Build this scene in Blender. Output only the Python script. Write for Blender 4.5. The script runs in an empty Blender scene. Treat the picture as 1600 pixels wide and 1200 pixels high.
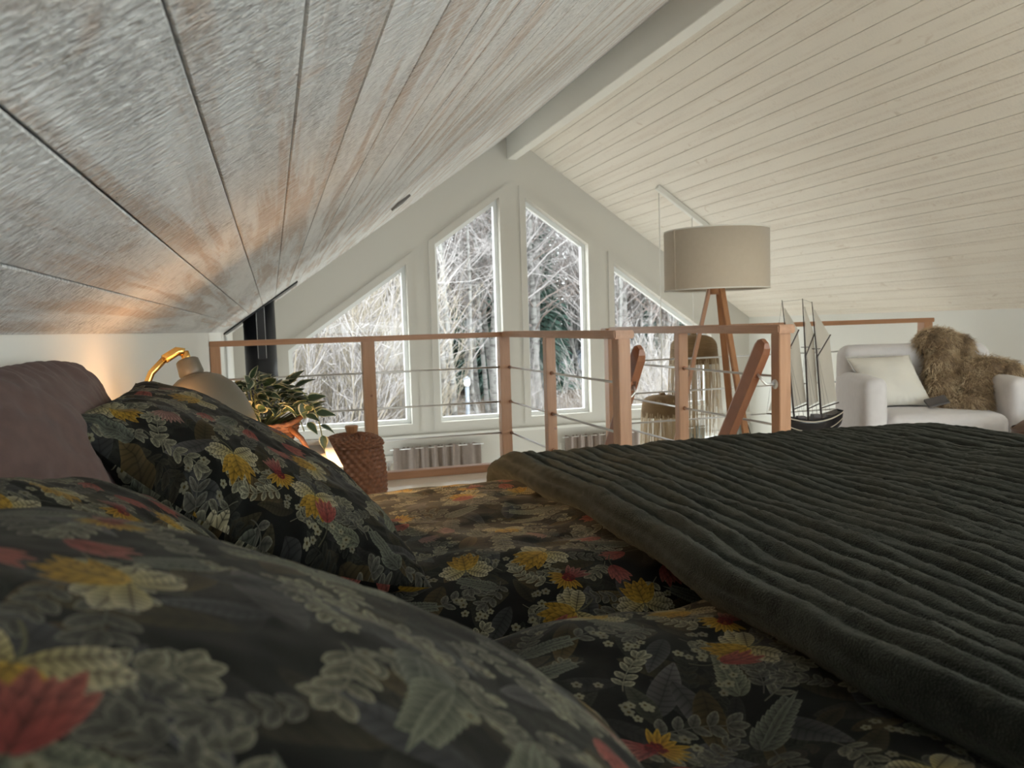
import bpy, bmesh, math, random
import numpy as np
from mathutils import Vector, Matrix, noise

random.seed(7)
rng = np.random.default_rng(7)
SC = bpy.context.scene
COL = SC.collection
PI = math.pi

# ------------------------------------------------------------------ camera
EYE = 1.03
cam_d = bpy.data.cameras.new('camera')
cam = bpy.data.objects.new('camera', cam_d)
COL.objects.link(cam)
yaw, pitch, roll = 0.2909, 0.0741, 0.0305
fw = Vector((math.sin(yaw) * math.cos(pitch), math.cos(yaw) * math.cos(pitch), -math.sin(pitch)))
r0 = Vector((math.cos(yaw), -math.sin(yaw), 0))
u0 = r0.cross(fw)
cr = math.cos(roll) * r0 - math.sin(roll) * u0
cu = math.sin(roll) * r0 + math.cos(roll) * u0
cam.matrix_world = Matrix(((cr.x, cu.x, -fw.x, 0), (cr.y, cu.y, -fw.y, 0), (cr.z, cu.z, -fw.z, EYE), (0, 0, 0, 1)))
cam_d.sensor_fit = 'HORIZONTAL'
cam_d.sensor_width = 36
cam_d.lens = 1241.8 / 1600 * 36
cam_d.clip_start = 0.01
cam_d.clip_end = 500
cam_d.dof.use_dof = True
cam_d.dof.focus_distance = 1.7
cam_d.dof.aperture_fstop = 9.0
SC.camera = cam

# ------------------------------------------------------------------ world, exposure
world = bpy.data.worlds.new('overcast_sky')
SC.world = world
world.use_nodes = True
wn = world.node_tree
wn.nodes.clear()
w_out = wn.nodes.new('ShaderNodeOutputWorld')
w_bg = wn.nodes.new('ShaderNodeBackground')
w_tc = wn.nodes.new('ShaderNodeTexCoord')
w_sep = wn.nodes.new('ShaderNodeSeparateXYZ')
w_ramp = wn.nodes.new('ShaderNodeValToRGB')
w_ramp.color_ramp.elements[0].position = 0.0
w_ramp.color_ramp.elements[0].color = (0.79, 0.82, 0.84, 1)
w_ramp.color_ramp.elements[1].position = 1.0
w_ramp.color_ramp.elements[1].color = (1.0, 1.0, 1.0, 1)
wn.links.new(w_tc.outputs['Generated'], w_sep.inputs[0])
wn.links.new(w_sep.outputs['Z'], w_ramp.inputs[0])
wn.links.new(w_ramp.outputs[0], w_bg.inputs['Color'])
wn.links.new(w_bg.outputs[0], w_out.inputs['Surface'])
w_bg.inputs['Strength'].default_value = 8.0
world.cycles.sampling_method = 'MANUAL'
world.cycles.sample_map_resolution = 256

SC.view_settings.view_transform = 'Standard'
SC.view_settings.look = 'None'
SC.view_settings.gamma = 1.0
SC.view_settings.use_curve_mapping = False
SC.view_settings.exposure = 0.52


def portal(x0, x1, z0, z1, y, facing=-1):
    """sampling guide for the daylight of one window (gives no light of its own)"""
    l = bpy.data.lights.new('window_portal', 'AREA')
    l.shape = 'RECTANGLE'
    l.size, l.size_y = x1 - x0, z1 - z0
    l.cycles.is_portal = True
    o = bpy.data.objects.new('window_portal', l)
    o.location = ((x0 + x1) / 2, y, (z0 + z1) / 2)
    o.rotation_euler = (-PI / 2 if facing < 0 else PI / 2, 0, 0)
    COL.objects.link(o)


# ------------------------------------------------------------------ materials
def mat(name, col=(0.8, 0.8, 0.8), rough=0.6, metal=0.0, **kw):
    m = bpy.data.materials.new(name)
    m.use_nodes = True
    b = m.node_tree.nodes['Principled BSDF']
    b.inputs['Base Color'].default_value = (*col, 1)
    b.inputs['Roughness'].default_value = rough
    b.inputs['Metallic'].default_value = metal
    for k, v in kw.items():
        b.inputs[k.replace('_', ' ')].default_value = v
    return m


def nodes_of(m):
    return m.node_tree.nodes, m.node_tree.links, m.node_tree.nodes['Principled BSDF']


def coords(N, L, scale, rnd=True, kind='Object'):
    tc = N.new('ShaderNodeTexCoord')
    mp = N.new('ShaderNodeMapping')
    mp.inputs['Scale'].default_value = scale
    L.new(tc.outputs[kind], mp.inputs['Vector'])
    if rnd:
        oi = N.new('ShaderNodeObjectInfo')
        ml = N.new('ShaderNodeMath')
        ml.operation = 'MULTIPLY'
        ml.inputs[1].default_value = 37.0
        L.new(oi.outputs['Random'], ml.inputs[0])
        cb = N.new('ShaderNodeCombineXYZ')
        for i in range(3):
            L.new(ml.outputs[0], cb.inputs[i])
        L.new(cb.outputs[0], mp.inputs['Location'])
    return mp.outputs[0]


def noise_tex(N, L, vec, scale, detail=4, rough=0.55, dist=0.0):
    n = N.new('ShaderNodeTexNoise')
    n.inputs['Scale'].default_value = scale
    n.inputs['Detail'].default_value = detail
    n.inputs['Roughness'].default_value = rough
    n.inputs['Distortion'].default_value = dist
    L.new(vec, n.inputs['Vector'])
    return n.outputs['Fac']


def ramp(N, L, fac, stops):
    r = N.new('ShaderNodeValToRGB')
    while len(r.color_ramp.elements) < len(stops):
        r.color_ramp.elements.new(0.5)
    for e, (p, c) in zip(r.color_ramp.elements, stops):
        e.position = p
        e.color = (*c, 1) if len(c) == 3 else c
    L.new(fac, r.inputs[0])
    return r.outputs[0]


def mixc(N, L, fac, a, b, mode='MIX'):
    m = N.new('ShaderNodeMix')
    m.data_type = 'RGBA'
    m.blend_type = mode
    for s, v in ((0, fac), (6, a), (7, b)):
        if hasattr(v, 'is_linked'):
            L.new(v, m.inputs[s])
        else:
            m.inputs[s].default_value = v if s == 0 else (*v, 1)
    return m.outputs[2]


def bump(N, L, b, h, strength, dist=0.01):
    bp = N.new('ShaderNodeBump')
    bp.inputs['Strength'].default_value = strength
    bp.inputs['Distance'].default_value = dist
    L.new(h, bp.inputs['Height'])
    L.new(bp.outputs[0], b.inputs['Normal'])


def wood(name, c0, c1, scale=(40, 3, 40), rough=0.5, bs=0.15, rnd=True):
    m = mat(name, c0, rough)
    N, L, b = nodes_of(m)
    v = coords(N, L, scale, rnd)
    f = noise_tex(N, L, v, 1.0, 5, 0.6, 0.6)
    L.new(ramp(N, L, f, [(0.3, c0), (0.7, c1)]), b.inputs['Base Color'])
    bump(N, L, b, f, bs, 0.004)
    return m


def math_node(N, L, op, a, b_, c=None):
    n = N.new('ShaderNodeMath')
    n.operation = op
    for i, v in enumerate((a, b_, c)):
        if v is None:
            continue
        if hasattr(v, 'is_linked'):
            L.new(v, n.inputs[i])
        else:
            n.inputs[i].default_value = v
    return n.outputs[0]


def plank_paint(name, rel, brown, thin, shade_ripples, white):
    """thin white wash on rough sawn boards: grain along the board, saw marks across it"""
    m = mat(name, (0.8, 0.78, 0.74), 0.6)
    N, L, b = nodes_of(m)
    streak = noise_tex(N, L, coords(N, L, (16, 0.8, 16)), 1.0, 5, 0.6, 0.4)
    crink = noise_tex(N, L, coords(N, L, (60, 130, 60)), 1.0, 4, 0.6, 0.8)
    saw = noise_tex(N, L, coords(N, L, (16, 75, 16)), 1.0, 4, 0.6, 1.6)
    knot = noise_tex(N, L, coords(N, L, (9, 4, 9)), 1.0, 3, 0.5, 1.5)
    patch = noise_tex(N, L, coords(N, L, (12, 1.6, 12)), 1.0, 3, 0.5, 0.3)
    s1 = ramp(N, L, streak, [(0.50, (0, 0, 0)), (0.60, (1, 1, 1))])
    s2 = ramp(N, L, saw, [(0.40, (0, 0, 0)), (0.60, (1, 1, 1))])
    k1 = ramp(N, L, knot, [(0.66, (0, 0, 0)), (0.74, (1, 1, 1))])
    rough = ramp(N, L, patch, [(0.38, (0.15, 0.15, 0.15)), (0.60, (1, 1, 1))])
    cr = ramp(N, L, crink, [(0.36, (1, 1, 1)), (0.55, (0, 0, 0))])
    c0 = mixc(N, L, math_node(N, L, 'MULTIPLY', math_node(N, L, 'MULTIPLY', cr, rough), shade_ripples), white, (0.40, 0.385, 0.37))  # relief shading of the crinkle recesses put into the colour
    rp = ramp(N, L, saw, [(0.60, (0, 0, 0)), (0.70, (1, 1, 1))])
    c0 = mixc(N, L, math_node(N, L, 'MULTIPLY', rp, shade_ripples * 0.5), c0, (0.40, 0.34, 0.30))
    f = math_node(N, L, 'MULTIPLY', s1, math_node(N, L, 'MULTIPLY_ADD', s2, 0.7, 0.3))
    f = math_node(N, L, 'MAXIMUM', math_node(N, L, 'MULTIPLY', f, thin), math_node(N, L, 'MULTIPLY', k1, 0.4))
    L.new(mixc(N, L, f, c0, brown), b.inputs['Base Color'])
    h = math_node(N, L, 'MULTIPLY_ADD', math_node(N, L, 'MULTIPLY', crink, rough), 0.6, math_node(N, L, 'MULTIPLY', saw, 0.7))
    bump(N, L, b, h, rel, 0.02)
    return m


def woven(name, c0, c1, scale, bs=0.3, rough=0.85, sheen=0.3):
    m = mat(name, c0, rough, Sheen_Weight=sheen, Sheen_Roughness=0.5)
    N, L, b = nodes_of(m)
    v = coords(N, L, (1, 1, 1), False)
    n1 = noise_tex(N, L, v, scale, 3, 0.6)
    n2 = noise_tex(N, L, v, scale / 14, 3, 0.5)
    c = ramp(N, L, n2, [(0.3, c0), (0.7, c1)])
    L.new(c, b.inputs['Base Color'])
    bump(N, L, b, n1, bs, 0.002)
    return m


M = {}
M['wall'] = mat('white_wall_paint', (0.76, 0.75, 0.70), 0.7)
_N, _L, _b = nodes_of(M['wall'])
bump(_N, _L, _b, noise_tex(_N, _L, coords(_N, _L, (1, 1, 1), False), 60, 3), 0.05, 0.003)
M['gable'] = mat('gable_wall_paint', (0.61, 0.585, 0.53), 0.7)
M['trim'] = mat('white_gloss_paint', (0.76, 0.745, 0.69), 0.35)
M['frame'] = mat('white_window_plastic', (0.86, 0.88, 0.88), 0.3)
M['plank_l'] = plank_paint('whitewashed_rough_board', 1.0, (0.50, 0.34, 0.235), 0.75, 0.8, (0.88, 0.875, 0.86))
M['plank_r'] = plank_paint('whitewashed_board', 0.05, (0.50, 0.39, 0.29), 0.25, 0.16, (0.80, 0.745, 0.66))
M['backing'] = mat('dark_gap', (0.16, 0.14, 0.12), 0.9)
M['pine'] = wood('oiled_pine', (0.53, 0.285, 0.155), (0.42, 0.21, 0.105), (30, 30, 3), 0.4)
M['pine_x'] = wood('oiled_pine_rail', (0.48, 0.24, 0.125), (0.38, 0.18, 0.085), (4, 40, 40), 0.4)
M['pine_y'] = wood('oiled_pine_rail_side', (0.54, 0.30, 0.18), (0.43, 0.225, 0.12), (40, 4, 40), 0.4)
M['dark_rail'] = wood('dark_stained_wood', (0.36, 0.15, 0.075), (0.26, 0.10, 0.05), (30, 5, 5), 0.3)
M['floor'] = wood('pine_floorboard', (0.90, 0.83, 0.72), (0.84, 0.74, 0.60), (3, 30, 30), 0.12, 0.02)
M['steel'] = mat('brushed_steel', (0.62, 0.62, 0.62), 0.28, 1.0)
M['satin'] = mat('satin_bracket_metal', (0.75, 0.74, 0.72), 0.35, 0.8)
M['black'] = mat('black_stove_enamel', (0.012, 0.013, 0.016), 0.35)
M['vent'] = mat('grey_vent_metal', (0.16, 0.14, 0.13), 0.5)
M['curtain'] = woven('taupe_linen', (0.24, 0.185, 0.155), (0.21, 0.165, 0.135), 500, 0.3)
M['curtain2'] = woven('olive_linen', (0.12, 0.115, 0.09), (0.10, 0.095, 0.075), 500, 0.3)
M['shade'] = woven('greige_lampshade_linen', (0.56, 0.47, 0.36), (0.54, 0.45, 0.34), 600, 0.15)
M['walnut'] = wood('teak_lamp_leg', (0.46, 0.22, 0.10), (0.36, 0.16, 0.07), (40, 40, 4), 0.4)
M['cord'] = mat('dark_cable', (0.03, 0.028, 0.025), 0.5)
M['white_cord'] = mat('white_cable', (0.75, 0.73, 0.68), 0.5)
M['raffia'] = mat('raffia', (0.42, 0.31, 0.19), 0.8)
M['straw'] = woven('woven_straw', (0.22, 0.135, 0.062), (0.16, 0.095, 0.042), 120, 0.6, 0.9, 0.0)
M['sofa'] = woven('white_slipcover', (0.72, 0.68, 0.67), (0.68, 0.64, 0.63), 350, 0.25)
M['lace'] = mat('cream_cotton', (0.78, 0.74, 0.66), 0.8)
M['fur'] = mat('brown_fur', (0.20, 0.135, 0.075), 0.75)
M['fur2'] = mat('brown_fur_base', (0.18, 0.12, 0.07), 0.9)
M['book'] = mat('dark_grey_cover', (0.09, 0.08, 0.078), 0.5)
M['leather'] = mat('brown_leather', (0.12, 0.06, 0.035), 0.45)
M['hull'] = mat('black_hull_varnish', (0.012, 0.010, 0.012), 0.25)
M['hull_red'] = mat('dark_red_hull', (0.035, 0.012, 0.010), 0.3)
M['hull_line'] = mat('cream_stripe', (0.55, 0.48, 0.38), 0.5)
M['spar'] = mat('dark_spar_wood', (0.035, 0.018, 0.012), 0.4)
M['mauve'] = woven('mauve_cotton', (0.105, 0.062, 0.052), (0.08, 0.048, 0.042), 700, 0.3, 0.9, 0.05)
M['mattress'] = woven('mattress_ticking', (0.10, 0.10, 0.10), (0.08, 0.08, 0.08), 300, 0.2)
M['brass'] = mat('brass', (0.80, 0.50, 0.16), 0.25, 1.0)
M['lamp_green'] = mat('sage_enamel', (0.115, 0.103, 0.078), 0.4)
M['wicker'] = wood('brown_wicker', (0.20, 0.075, 0.03), (0.12, 0.045, 0.02), (60, 60, 60), 0.5, 0.4)
M['wicker2'] = wood('reddish_wicker', (0.26, 0.10, 0.045), (0.16, 0.06, 0.025), (60, 60, 60), 0.45, 0.4)
M['white_ns'] = mat('white_painted_wood', (0.80, 0.79, 0.75), 0.45)
M['stone'] = mat('pale_grey_stoneware', (0.45, 0.42, 0.39), 0.6)
M['soil'] = mat('potting_soil', (0.03, 0.02, 0.012), 0.95)
M['stem'] = mat('green_stem', (0.16, 0.17, 0.07), 0.6)
M['bulb'] = mat('glowing_bulb', (1, 0.75, 0.45), 0.5)
_b = M['bulb'].node_tree.nodes['Principled BSDF']
_b.inputs['Emission Color'].default_value = (1.0, 0.62, 0.28, 1)
_b.inputs['Emission Strength'].default_value = 30

# translucent sail cloth
m = M['sail'] = mat('sail_cloth', (0.62, 0.58, 0.50), 0.8)
N, L, b = nodes_of(m)
tr = N.new('ShaderNodeBsdfTranslucent')
tr.inputs['Color'].default_value = (0.75, 0.70, 0.62, 1)
mx = N.new('ShaderNodeMixShader')
mx.inputs[0].default_value = 0.45
L.new(b.outputs[0], mx.inputs[1])
L.new(tr.outputs[0], mx.inputs[2])
L.new(mx.outputs[0], N['Material Output'].inputs['Surface'])

# window glass: clear pane with a faint mirror
m = M['glass'] = bpy.data.materials.new('window_glass')
m.use_nodes = True
N, L = m.node_tree.nodes, m.node_tree.links
N.clear()
o_ = N.new('ShaderNodeOutputMaterial')
t_ = N.new('ShaderNodeBsdfTransparent')
t_.inputs['Color'].default_value = (0.93, 0.96, 0.96, 1)
g_ = N.new('ShaderNodeBsdfGlossy')
g_.inputs['Roughness'].default_value = 0.02
f_ = N.new('ShaderNodeFresnel')
f_.inputs['IOR'].default_value = 1.45
x_ = N.new('ShaderNodeMixShader')
r_ = N.new('ShaderNodeMath')
r_.operation = 'MULTIPLY'
r_.inputs[1].default_value = 0.25      # coated glazing
L.new(f_.outputs[0], r_.inputs[0])
L.new(r_.outputs[0], x_.inputs[0])
L.new(t_.outputs[0], x_.inputs[1])
L.new(g_.outputs[0], x_.inputs[2])
L.new(x_.outputs[0], o_.inputs['Surface'])

# variegated leaf: green centre, cream margin (u across the leaf)
m = M['leaf'] = mat('variegated_leaf', (0.03, 0.06, 0.02), 0.4)
N, L, b = nodes_of(m)
uv = N.new('ShaderNodeTexCoord')
sp = N.new('ShaderNodeSeparateXYZ')
L.new(uv.outputs['UV'], sp.inputs[0])
nz = noise_tex(N, L, coords(N, L, (9, 9, 9), True), 1.0, 3)
ad = N.new('ShaderNodeMath')
ad.operation = 'MULTIPLY_ADD'
ad.inputs[1].default_value = 0.35
L.new(nz, ad.inputs[0])
L.new(sp.outputs['X'], ad.inputs[2])
L.new(ramp(N, L, ad.outputs[0], [(0.0, (0.030, 0.055, 0.022)), (0.86, (0.022, 0.045, 0.018)), (0.93, (0.34, 0.32, 0.19)), (1.0, (0.42, 0.39, 0.26))]), b.inputs['Base Color'])

# plush blanket
m = M['plush'] = mat('dark_green_plush', (0.022, 0.024, 0.019), 0.9, Sheen_Weight=0.35, Sheen_Roughness=0.3, Specular_IOR_Level=0.1)
m.node_tree.nodes['Principled BSDF'].inputs['Sheen Tint'].default_value = (0.60, 0.62, 0.52, 1)
N, L, b = nodes_of(m)
v = coords(N, L, (1, 1, 1), False)
n1 = noise_tex(N, L, v, 420, 3, 0.7)
n2 = noise_tex(N, L, v, 28, 3, 0.6)
L.new(ramp(N, L, n2, [(0.3, (0.009, 0.010, 0.008)), (0.7, (0.019, 0.020, 0.015))]), b.inputs['Base Color'])
bump(N, L, b, n1, 0.9, 0.004)

# outdoors
M['bark'] = mat('birch_bark', (0.2, 0.2, 0.19), 0.85)
N, L, b = nodes_of(M['bark'])
L.new(ramp(N, L, noise_tex(N, L, coords(N, L, (3, 3, 9)), 1.0, 3), [(0.38, (0.07, 0.065, 0.06)), (0.5, (0.17, 0.165, 0.155))]), b.inputs['Base Color'])
M['twig'] = mat('bare_twigs', (0.20, 0.185, 0.18), 0.9)
M['twig2'] = mat('brown_twigs', (0.17, 0.135, 0.12), 0.9)
M['needle'] = mat('spruce_needles', (0.048, 0.092, 0.072), 0.9)
M['trunk'] = mat('spruce_trunk', (0.07, 0.055, 0.045), 0.95)
M['reed'] = mat('dry_grass', (0.165, 0.14, 0.105), 0.9)
M['ground'] = mat('leaf_litter', (0.30, 0.20, 0.15), 0.95)
N, L, b = nodes_of(M['ground'])
L.new(ramp(N, L, noise_tex(N, L, coords(N, L, (1, 1, 1), False), 0.7, 6, 0.7), [(0.35, (0.085, 0.05, 0.035)), (0.5, (0.14, 0.105, 0.08)), (0.65, (0.17, 0.155, 0.14))]), b.inputs['Base Color'])
M['road'] = mat('pale_gravel_road', (0.22, 0.215, 0.21), 0.9)
M['car'] = mat('silver_car_paint', (0.16, 0.19, 0.23), 0.3, 0.2)
M['car_glass'] = mat('car_window', (0.08, 0.11, 0.15), 0.1)
M['tyre'] = mat('tyre_rubber', (0.02, 0.02, 0.02), 0.8)
M['post'] = mat('grey_post_paint', (0.15, 0.17, 0.20), 0.5)
M['bin'] = mat('blue_grey_plastic', (0.09, 0.11, 0.15), 0.6)


# ------------------------------------------------------------------ printed cotton: pattern painted as a repeat
def paint_floral():
    n = 1800
    img = np.empty((n, n, 3), np.float32)
    img[:] = (0.072, 0.074, 0.068)

    def window(x, y, r):
        x0, y0 = int(x - r), int(y - r)
        s = int(2 * r) + 2
        X, Y = np.meshgrid(np.arange(x0, x0 + s), np.arange(y0, y0 + s))
        return X - x, Y - y, X % n, Y % n

    def put(ix, iy, a, c):
        img[iy, ix] = img[iy, ix] * (1 - a[..., None]) + c * a[..., None]

    def leaf(x, y, ln, w, ang, c0, c1=None, vein=0.0, rim=0.0, p=0.8, sharp=0.75, nv=7):
        c0 = np.array(c0)
        c1 = c0 if c1 is None else np.array(c1)
        dx, dy, ix, iy = window(x + math.cos(ang) * ln / 2, y + math.sin(ang) * ln / 2, ln / 2 + w + 2)
        dx = dx + math.cos(ang) * ln / 2
        dy = dy + math.sin(ang) * ln / 2
        u = (dx * math.cos(ang) + dy * math.sin(ang)) / ln
        v = -dx * math.sin(ang) + dy * math.cos(ang)
        uc = np.clip(u, 0, 1)
        hw = w * np.sin(PI * uc ** p) ** sharp
        d = np.where((u >= 0) & (u <= 1), hw - np.abs(v), -3)
        a = np.clip(d / 1.5 + 0.2, 0, 1)
        col = c0 + (c1 - c0) * uc[..., None]
        br = 1.0
        if vein:
            st = np.sin((uc * nv * 2 - np.abs(v) / max(w, 1) * 1.6) * PI)
            br = 1 - vein * np.clip(st, 0, 1) ** 2
            br = br * (1 - vein * 1.2 * np.exp(-(v / 1.8) ** 2))
        if rim:
            br = br * (1 + rim * np.exp(-(d / 2.2) ** 2)) * (1 - 0.25 * np.clip(d / max(w, 1), 0, 1))
        put(ix, iy, a, np.clip(col * np.asarray(br)[..., None] if np.ndim(br) else col * br, 0, 1))

    def dot(x, y, r, c):
        dx, dy, ix, iy = window(x, y, r + 2)
        a = np.clip(r - np.hypot(dx, dy) + 0.5, 0, 1)
        put(ix, iy, a, np.array(c))

    def stem(x, y, ang, ln, curl, r, c):
        for i in range(int(ln / 2)):
            dot(x, y, r, c)
            x += 2 * math.cos(ang)
            y += 2 * math.sin(ang)
            ang += curl * 2 / ln
        return x, y, ang

    R = random.Random(11)
    U = R.uniform
    GREY = [(0.62, 0.62, 0.56), (0.55, 0.555, 0.51), (0.68, 0.68, 0.61), (0.47, 0.475, 0.455)]
    OLIVE = [(0.36, 0.31, 0.20), (0.32, 0.29, 0.19), (0.40, 0.34, 0.22), (0.30, 0.31, 0.27)]
    SLATE = [(0.37, 0.38, 0.41), (0.33, 0.34, 0.36), (0.40, 0.40, 0.42)]

    def sprig(x, y, ang, s, cols, k=5, rim=0.5):
        c = np.array(R.choice(cols))
        curl = U(-0.9, 0.9)
        px, py, a = x, y, ang
        for i in range(k):
            px, py, a = stem(px, py, a, 34 * s, curl / k, 1.6 * s, c * 0.85)
            for sg in (-1, 1):
                leaf(px, py, U(36, 46) * s, U(10, 14) * s, a + sg * U(0.7, 1.0), c * 0.8, c * 1.1, 0.18, rim, 0.9, 0.6, 3)
        leaf(px, py, 42 * s, 12 * s, a, c * 0.8, c * 1.1, 0.18, rim, 0.9, 0.6, 3)

    def feather(x, y, ang, s):
        c = np.array(R.choice([(0.60, 0.63, 0.57), (0.53, 0.56, 0.53)]))
        for i in range(7):
            f = i / 7
            px, py = x + math.cos(ang) * f * 150 * s, y + math.sin(ang) * f * 150 * s
            for sg in (-1, 1):
                leaf(px, py, (62 - 34 * f) * s, 13 * s, ang + sg * 0.62, c * 0.75, c * 1.05, 0.22, 0.25, 0.7, 0.8, 4)
        leaf(x, y, 185 * s, 9 * s, ang, c * 0.8, c, 0.1, 0.2)

    def daisy(x, y, s):
        c = np.array(R.choice([(0.62, 0.62, 0.55), (0.55, 0.55, 0.50)]))
        for k in range(5):
            a = k * 2 * PI / 5 + U(0, 1)
            dot(x + 7.5 * s * math.cos(k * 2 * PI / 5), y + 7.5 * s * math.sin(k * 2 * PI / 5), 4.6 * s, c)
        dot(x, y, 3 * s, (0.35, 0.30, 0.12))

    def big_leaf(x, y, ang, s, cols):
        c = np.array(R.choice(cols))
        leaf(x, y, U(150, 210) * s, U(26, 36) * s, ang, c * 0.75, c * 1.15, 0.22, 0.2, 0.85, 0.8, 11)

    def lily(x, y, ang, s):
        cr_ = (0.88, 0.86, 0.78)
        for sg in (-1, 1):
            for k, (da, ln) in enumerate(((1.25, 96), (1.7, 112), (2.1, 98))):
                leaf(x, y, ln * s, 27 * s, ang + sg * da, (0.78, 0.72, 0.48), cr_, 0.38, 0.15, 1.35, 0.55, 8)
        for da, ln, w in ((-0.62, 118, 22), (0.62, 118, 22), (-0.25, 142, 26), (0.28, 136, 25), (0.0, 128, 24)):
            leaf(x, y, ln * s, w * s, ang + da, (0.86, 0.71, 0.30), (0.76, 0.60, 0.20), 0.24, 0.1, 0.75, 0.8, 5)
        stem(x, y, ang + PI, 90 * s, 0.8, 2.4 * s, (0.45, 0.45, 0.36))

    def cone(x, y, ang, s):
        for k in range(5):
            leaf(x, y, U(85, 115) * s, 13 * s, ang + PI + (k - 2) * 0.26, (0.55, 0.18, 0.20), (0.78, 0.56, 0.54), 0.2, 0.1, 0.8, 0.7, 4)
        for k in range(9):
            leaf(x, y, U(75, 98) * s, 11 * s, ang + (k - 4) * 0.33, (0.72, 0.50, 0.12), (0.86, 0.72, 0.28), 0.15, 0.1, 0.9, 0.7, 3)
        for k in range(60):
            rr = 26 * math.sqrt(U(0, 1)) * s
            t = U(0, 2 * PI)
            dot(x + rr * math.cos(t), y + rr * math.sin(t), 5 * s, (0.42 + U(-0.1, 0.12), 0.08, 0.12))

    def thistle(x, y, ang, s):
        for k in range(9):
            leaf(x, y, U(88, 112) * s, 10 * s, ang + (k - 4) * 0.19, (0.62, 0.46, 0.47), (0.78, 0.62, 0.60), 0.15, 0.1, 0.9, 0.7, 3)
        bx, by = x - math.cos(ang) * 26 * s, y - math.sin(ang) * 26 * s
        dot(bx, by, 38 * s, (0.24, 0.25, 0.27))
        for k in range(46):
            rr = 36 * math.sqrt((k + 0.5) / 46) * s
            t = k * 2.39996
            dot(bx + rr * math.cos(t), by + rr * math.sin(t), 3.8 * s, (0.40, 0.42, 0.44))

    def tulip(x, y, ang, s):
        for da, ln, w in ((-0.42, 92, 15), (0.42, 92, 15), (-0.18, 112, 16), (0.18, 108, 16), (0, 96, 13)):
            leaf(x, y, ln * s, w * s, ang + da, (0.62, 0.27, 0.27), (0.78, 0.47, 0.44), 0.18, 0.1, 0.8, 0.75, 4)
        stem(x, y, ang + PI, 80 * s, -0.7, 2.2 * s, (0.35, 0.36, 0.30))

    for i in range(100):
        big_leaf(U(0, n), U(0, n), U(0, 7), U(0.9, 1.6), [(0.21, 0.215, 0.195), (0.26, 0.24, 0.18), (0.23, 0.23, 0.235)])
    for i in range(60):
        sprig(U(0, n), U(0, n), U(0, 7), U(0.9, 1.3), [(0.22, 0.23, 0.21), (0.26, 0.245, 0.20)], 5, 0.35)
    for i in range(64):
        big_leaf(U(0, n), U(0, n), U(0, 7), U(1.0, 1.6), OLIVE + SLATE)
    g = [(i, j) for i in range(7) for j in range(7)]
    R.shuffle(g)
    P = [((i + U(0.15, 0.85)) * n / 7, (j + U(0.15, 0.85)) * n / 7) for i, j in g]
    for i in range(84):
        x, y = P[i % 49]
        sprig(x + U(-90, 90), y + U(-90, 90), U(0, 7), U(1.0, 1.55), GREY, R.randint(4, 5), 0.55)
    for i in range(16):
        x, y = P[i]
        feather(x - 60, y + 40, U(0, 7), U(1.1, 1.6))
    for i in range(64):
        x, y = U(0, n), U(0, n)
        for k in range(R.randint(2, 4)):
            daisy(x + U(-46, 46), y + U(-46, 46), U(1.2, 1.7))
    for i in range(7):
        lily(*P[16 + i], U(0, 7), U(1.05, 1.3))
    for i in range(4):
        cone(*P[23 + i], U(0, 7), U(1.0, 1.25))
    for i in range(4):
        thistle(*P[27 + i], U(0, 7), U(1.05, 1.3))
    for i in range(8):
        tulip(*P[31 + i], U(0, 7), U(1.0, 1.5))
    im = bpy.data.images.new('floral_repeat', n, n, alpha=False)
    px = np.ones((n, n, 4), np.float32)
    px[..., :3] = np.clip(img, 0, 1)
    im.pixels.foreach_set(px.ravel())
    im.update()
    im.pack()
    return im


FLORAL_REPEAT = 0.62
m = M['floral'] = mat('dark_floral_cotton', (0.02, 0.02, 0.02), 0.75, Sheen_Weight=0.05, Sheen_Roughness=0.4, Specular_IOR_Level=0.12)
m.node_tree.nodes['Principled BSDF'].inputs['Sheen Tint'].default_value = (0.85, 0.82, 0.70, 1)
N, L, b = nodes_of(m)
it = N.new('ShaderNodeTexImage')
it.image = paint_floral()
it.extension = 'REPEAT'
uvn = N.new('ShaderNodeTexCoord')
mpn = N.new('ShaderNodeMapping')
mpn.inputs['Scale'].default_value = (1 / FLORAL_REPEAT,) * 3
L.new(uvn.outputs['UV'], mpn.inputs['Vector'])
L.new(mpn.outputs[0], it.inputs['Vector'])
L.new(mixc(N, L, 1.0, it.outputs['Color'], (0.375, 0.355, 0.305), 'MULTIPLY'), b.inputs['Base Color'])
cv = coords(N, L, (1, 1, 1), False)
cn = noise_tex(N, L, cv, 900, 2)
bump(N, L, b, cn, 0.25, 0.001)


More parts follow.
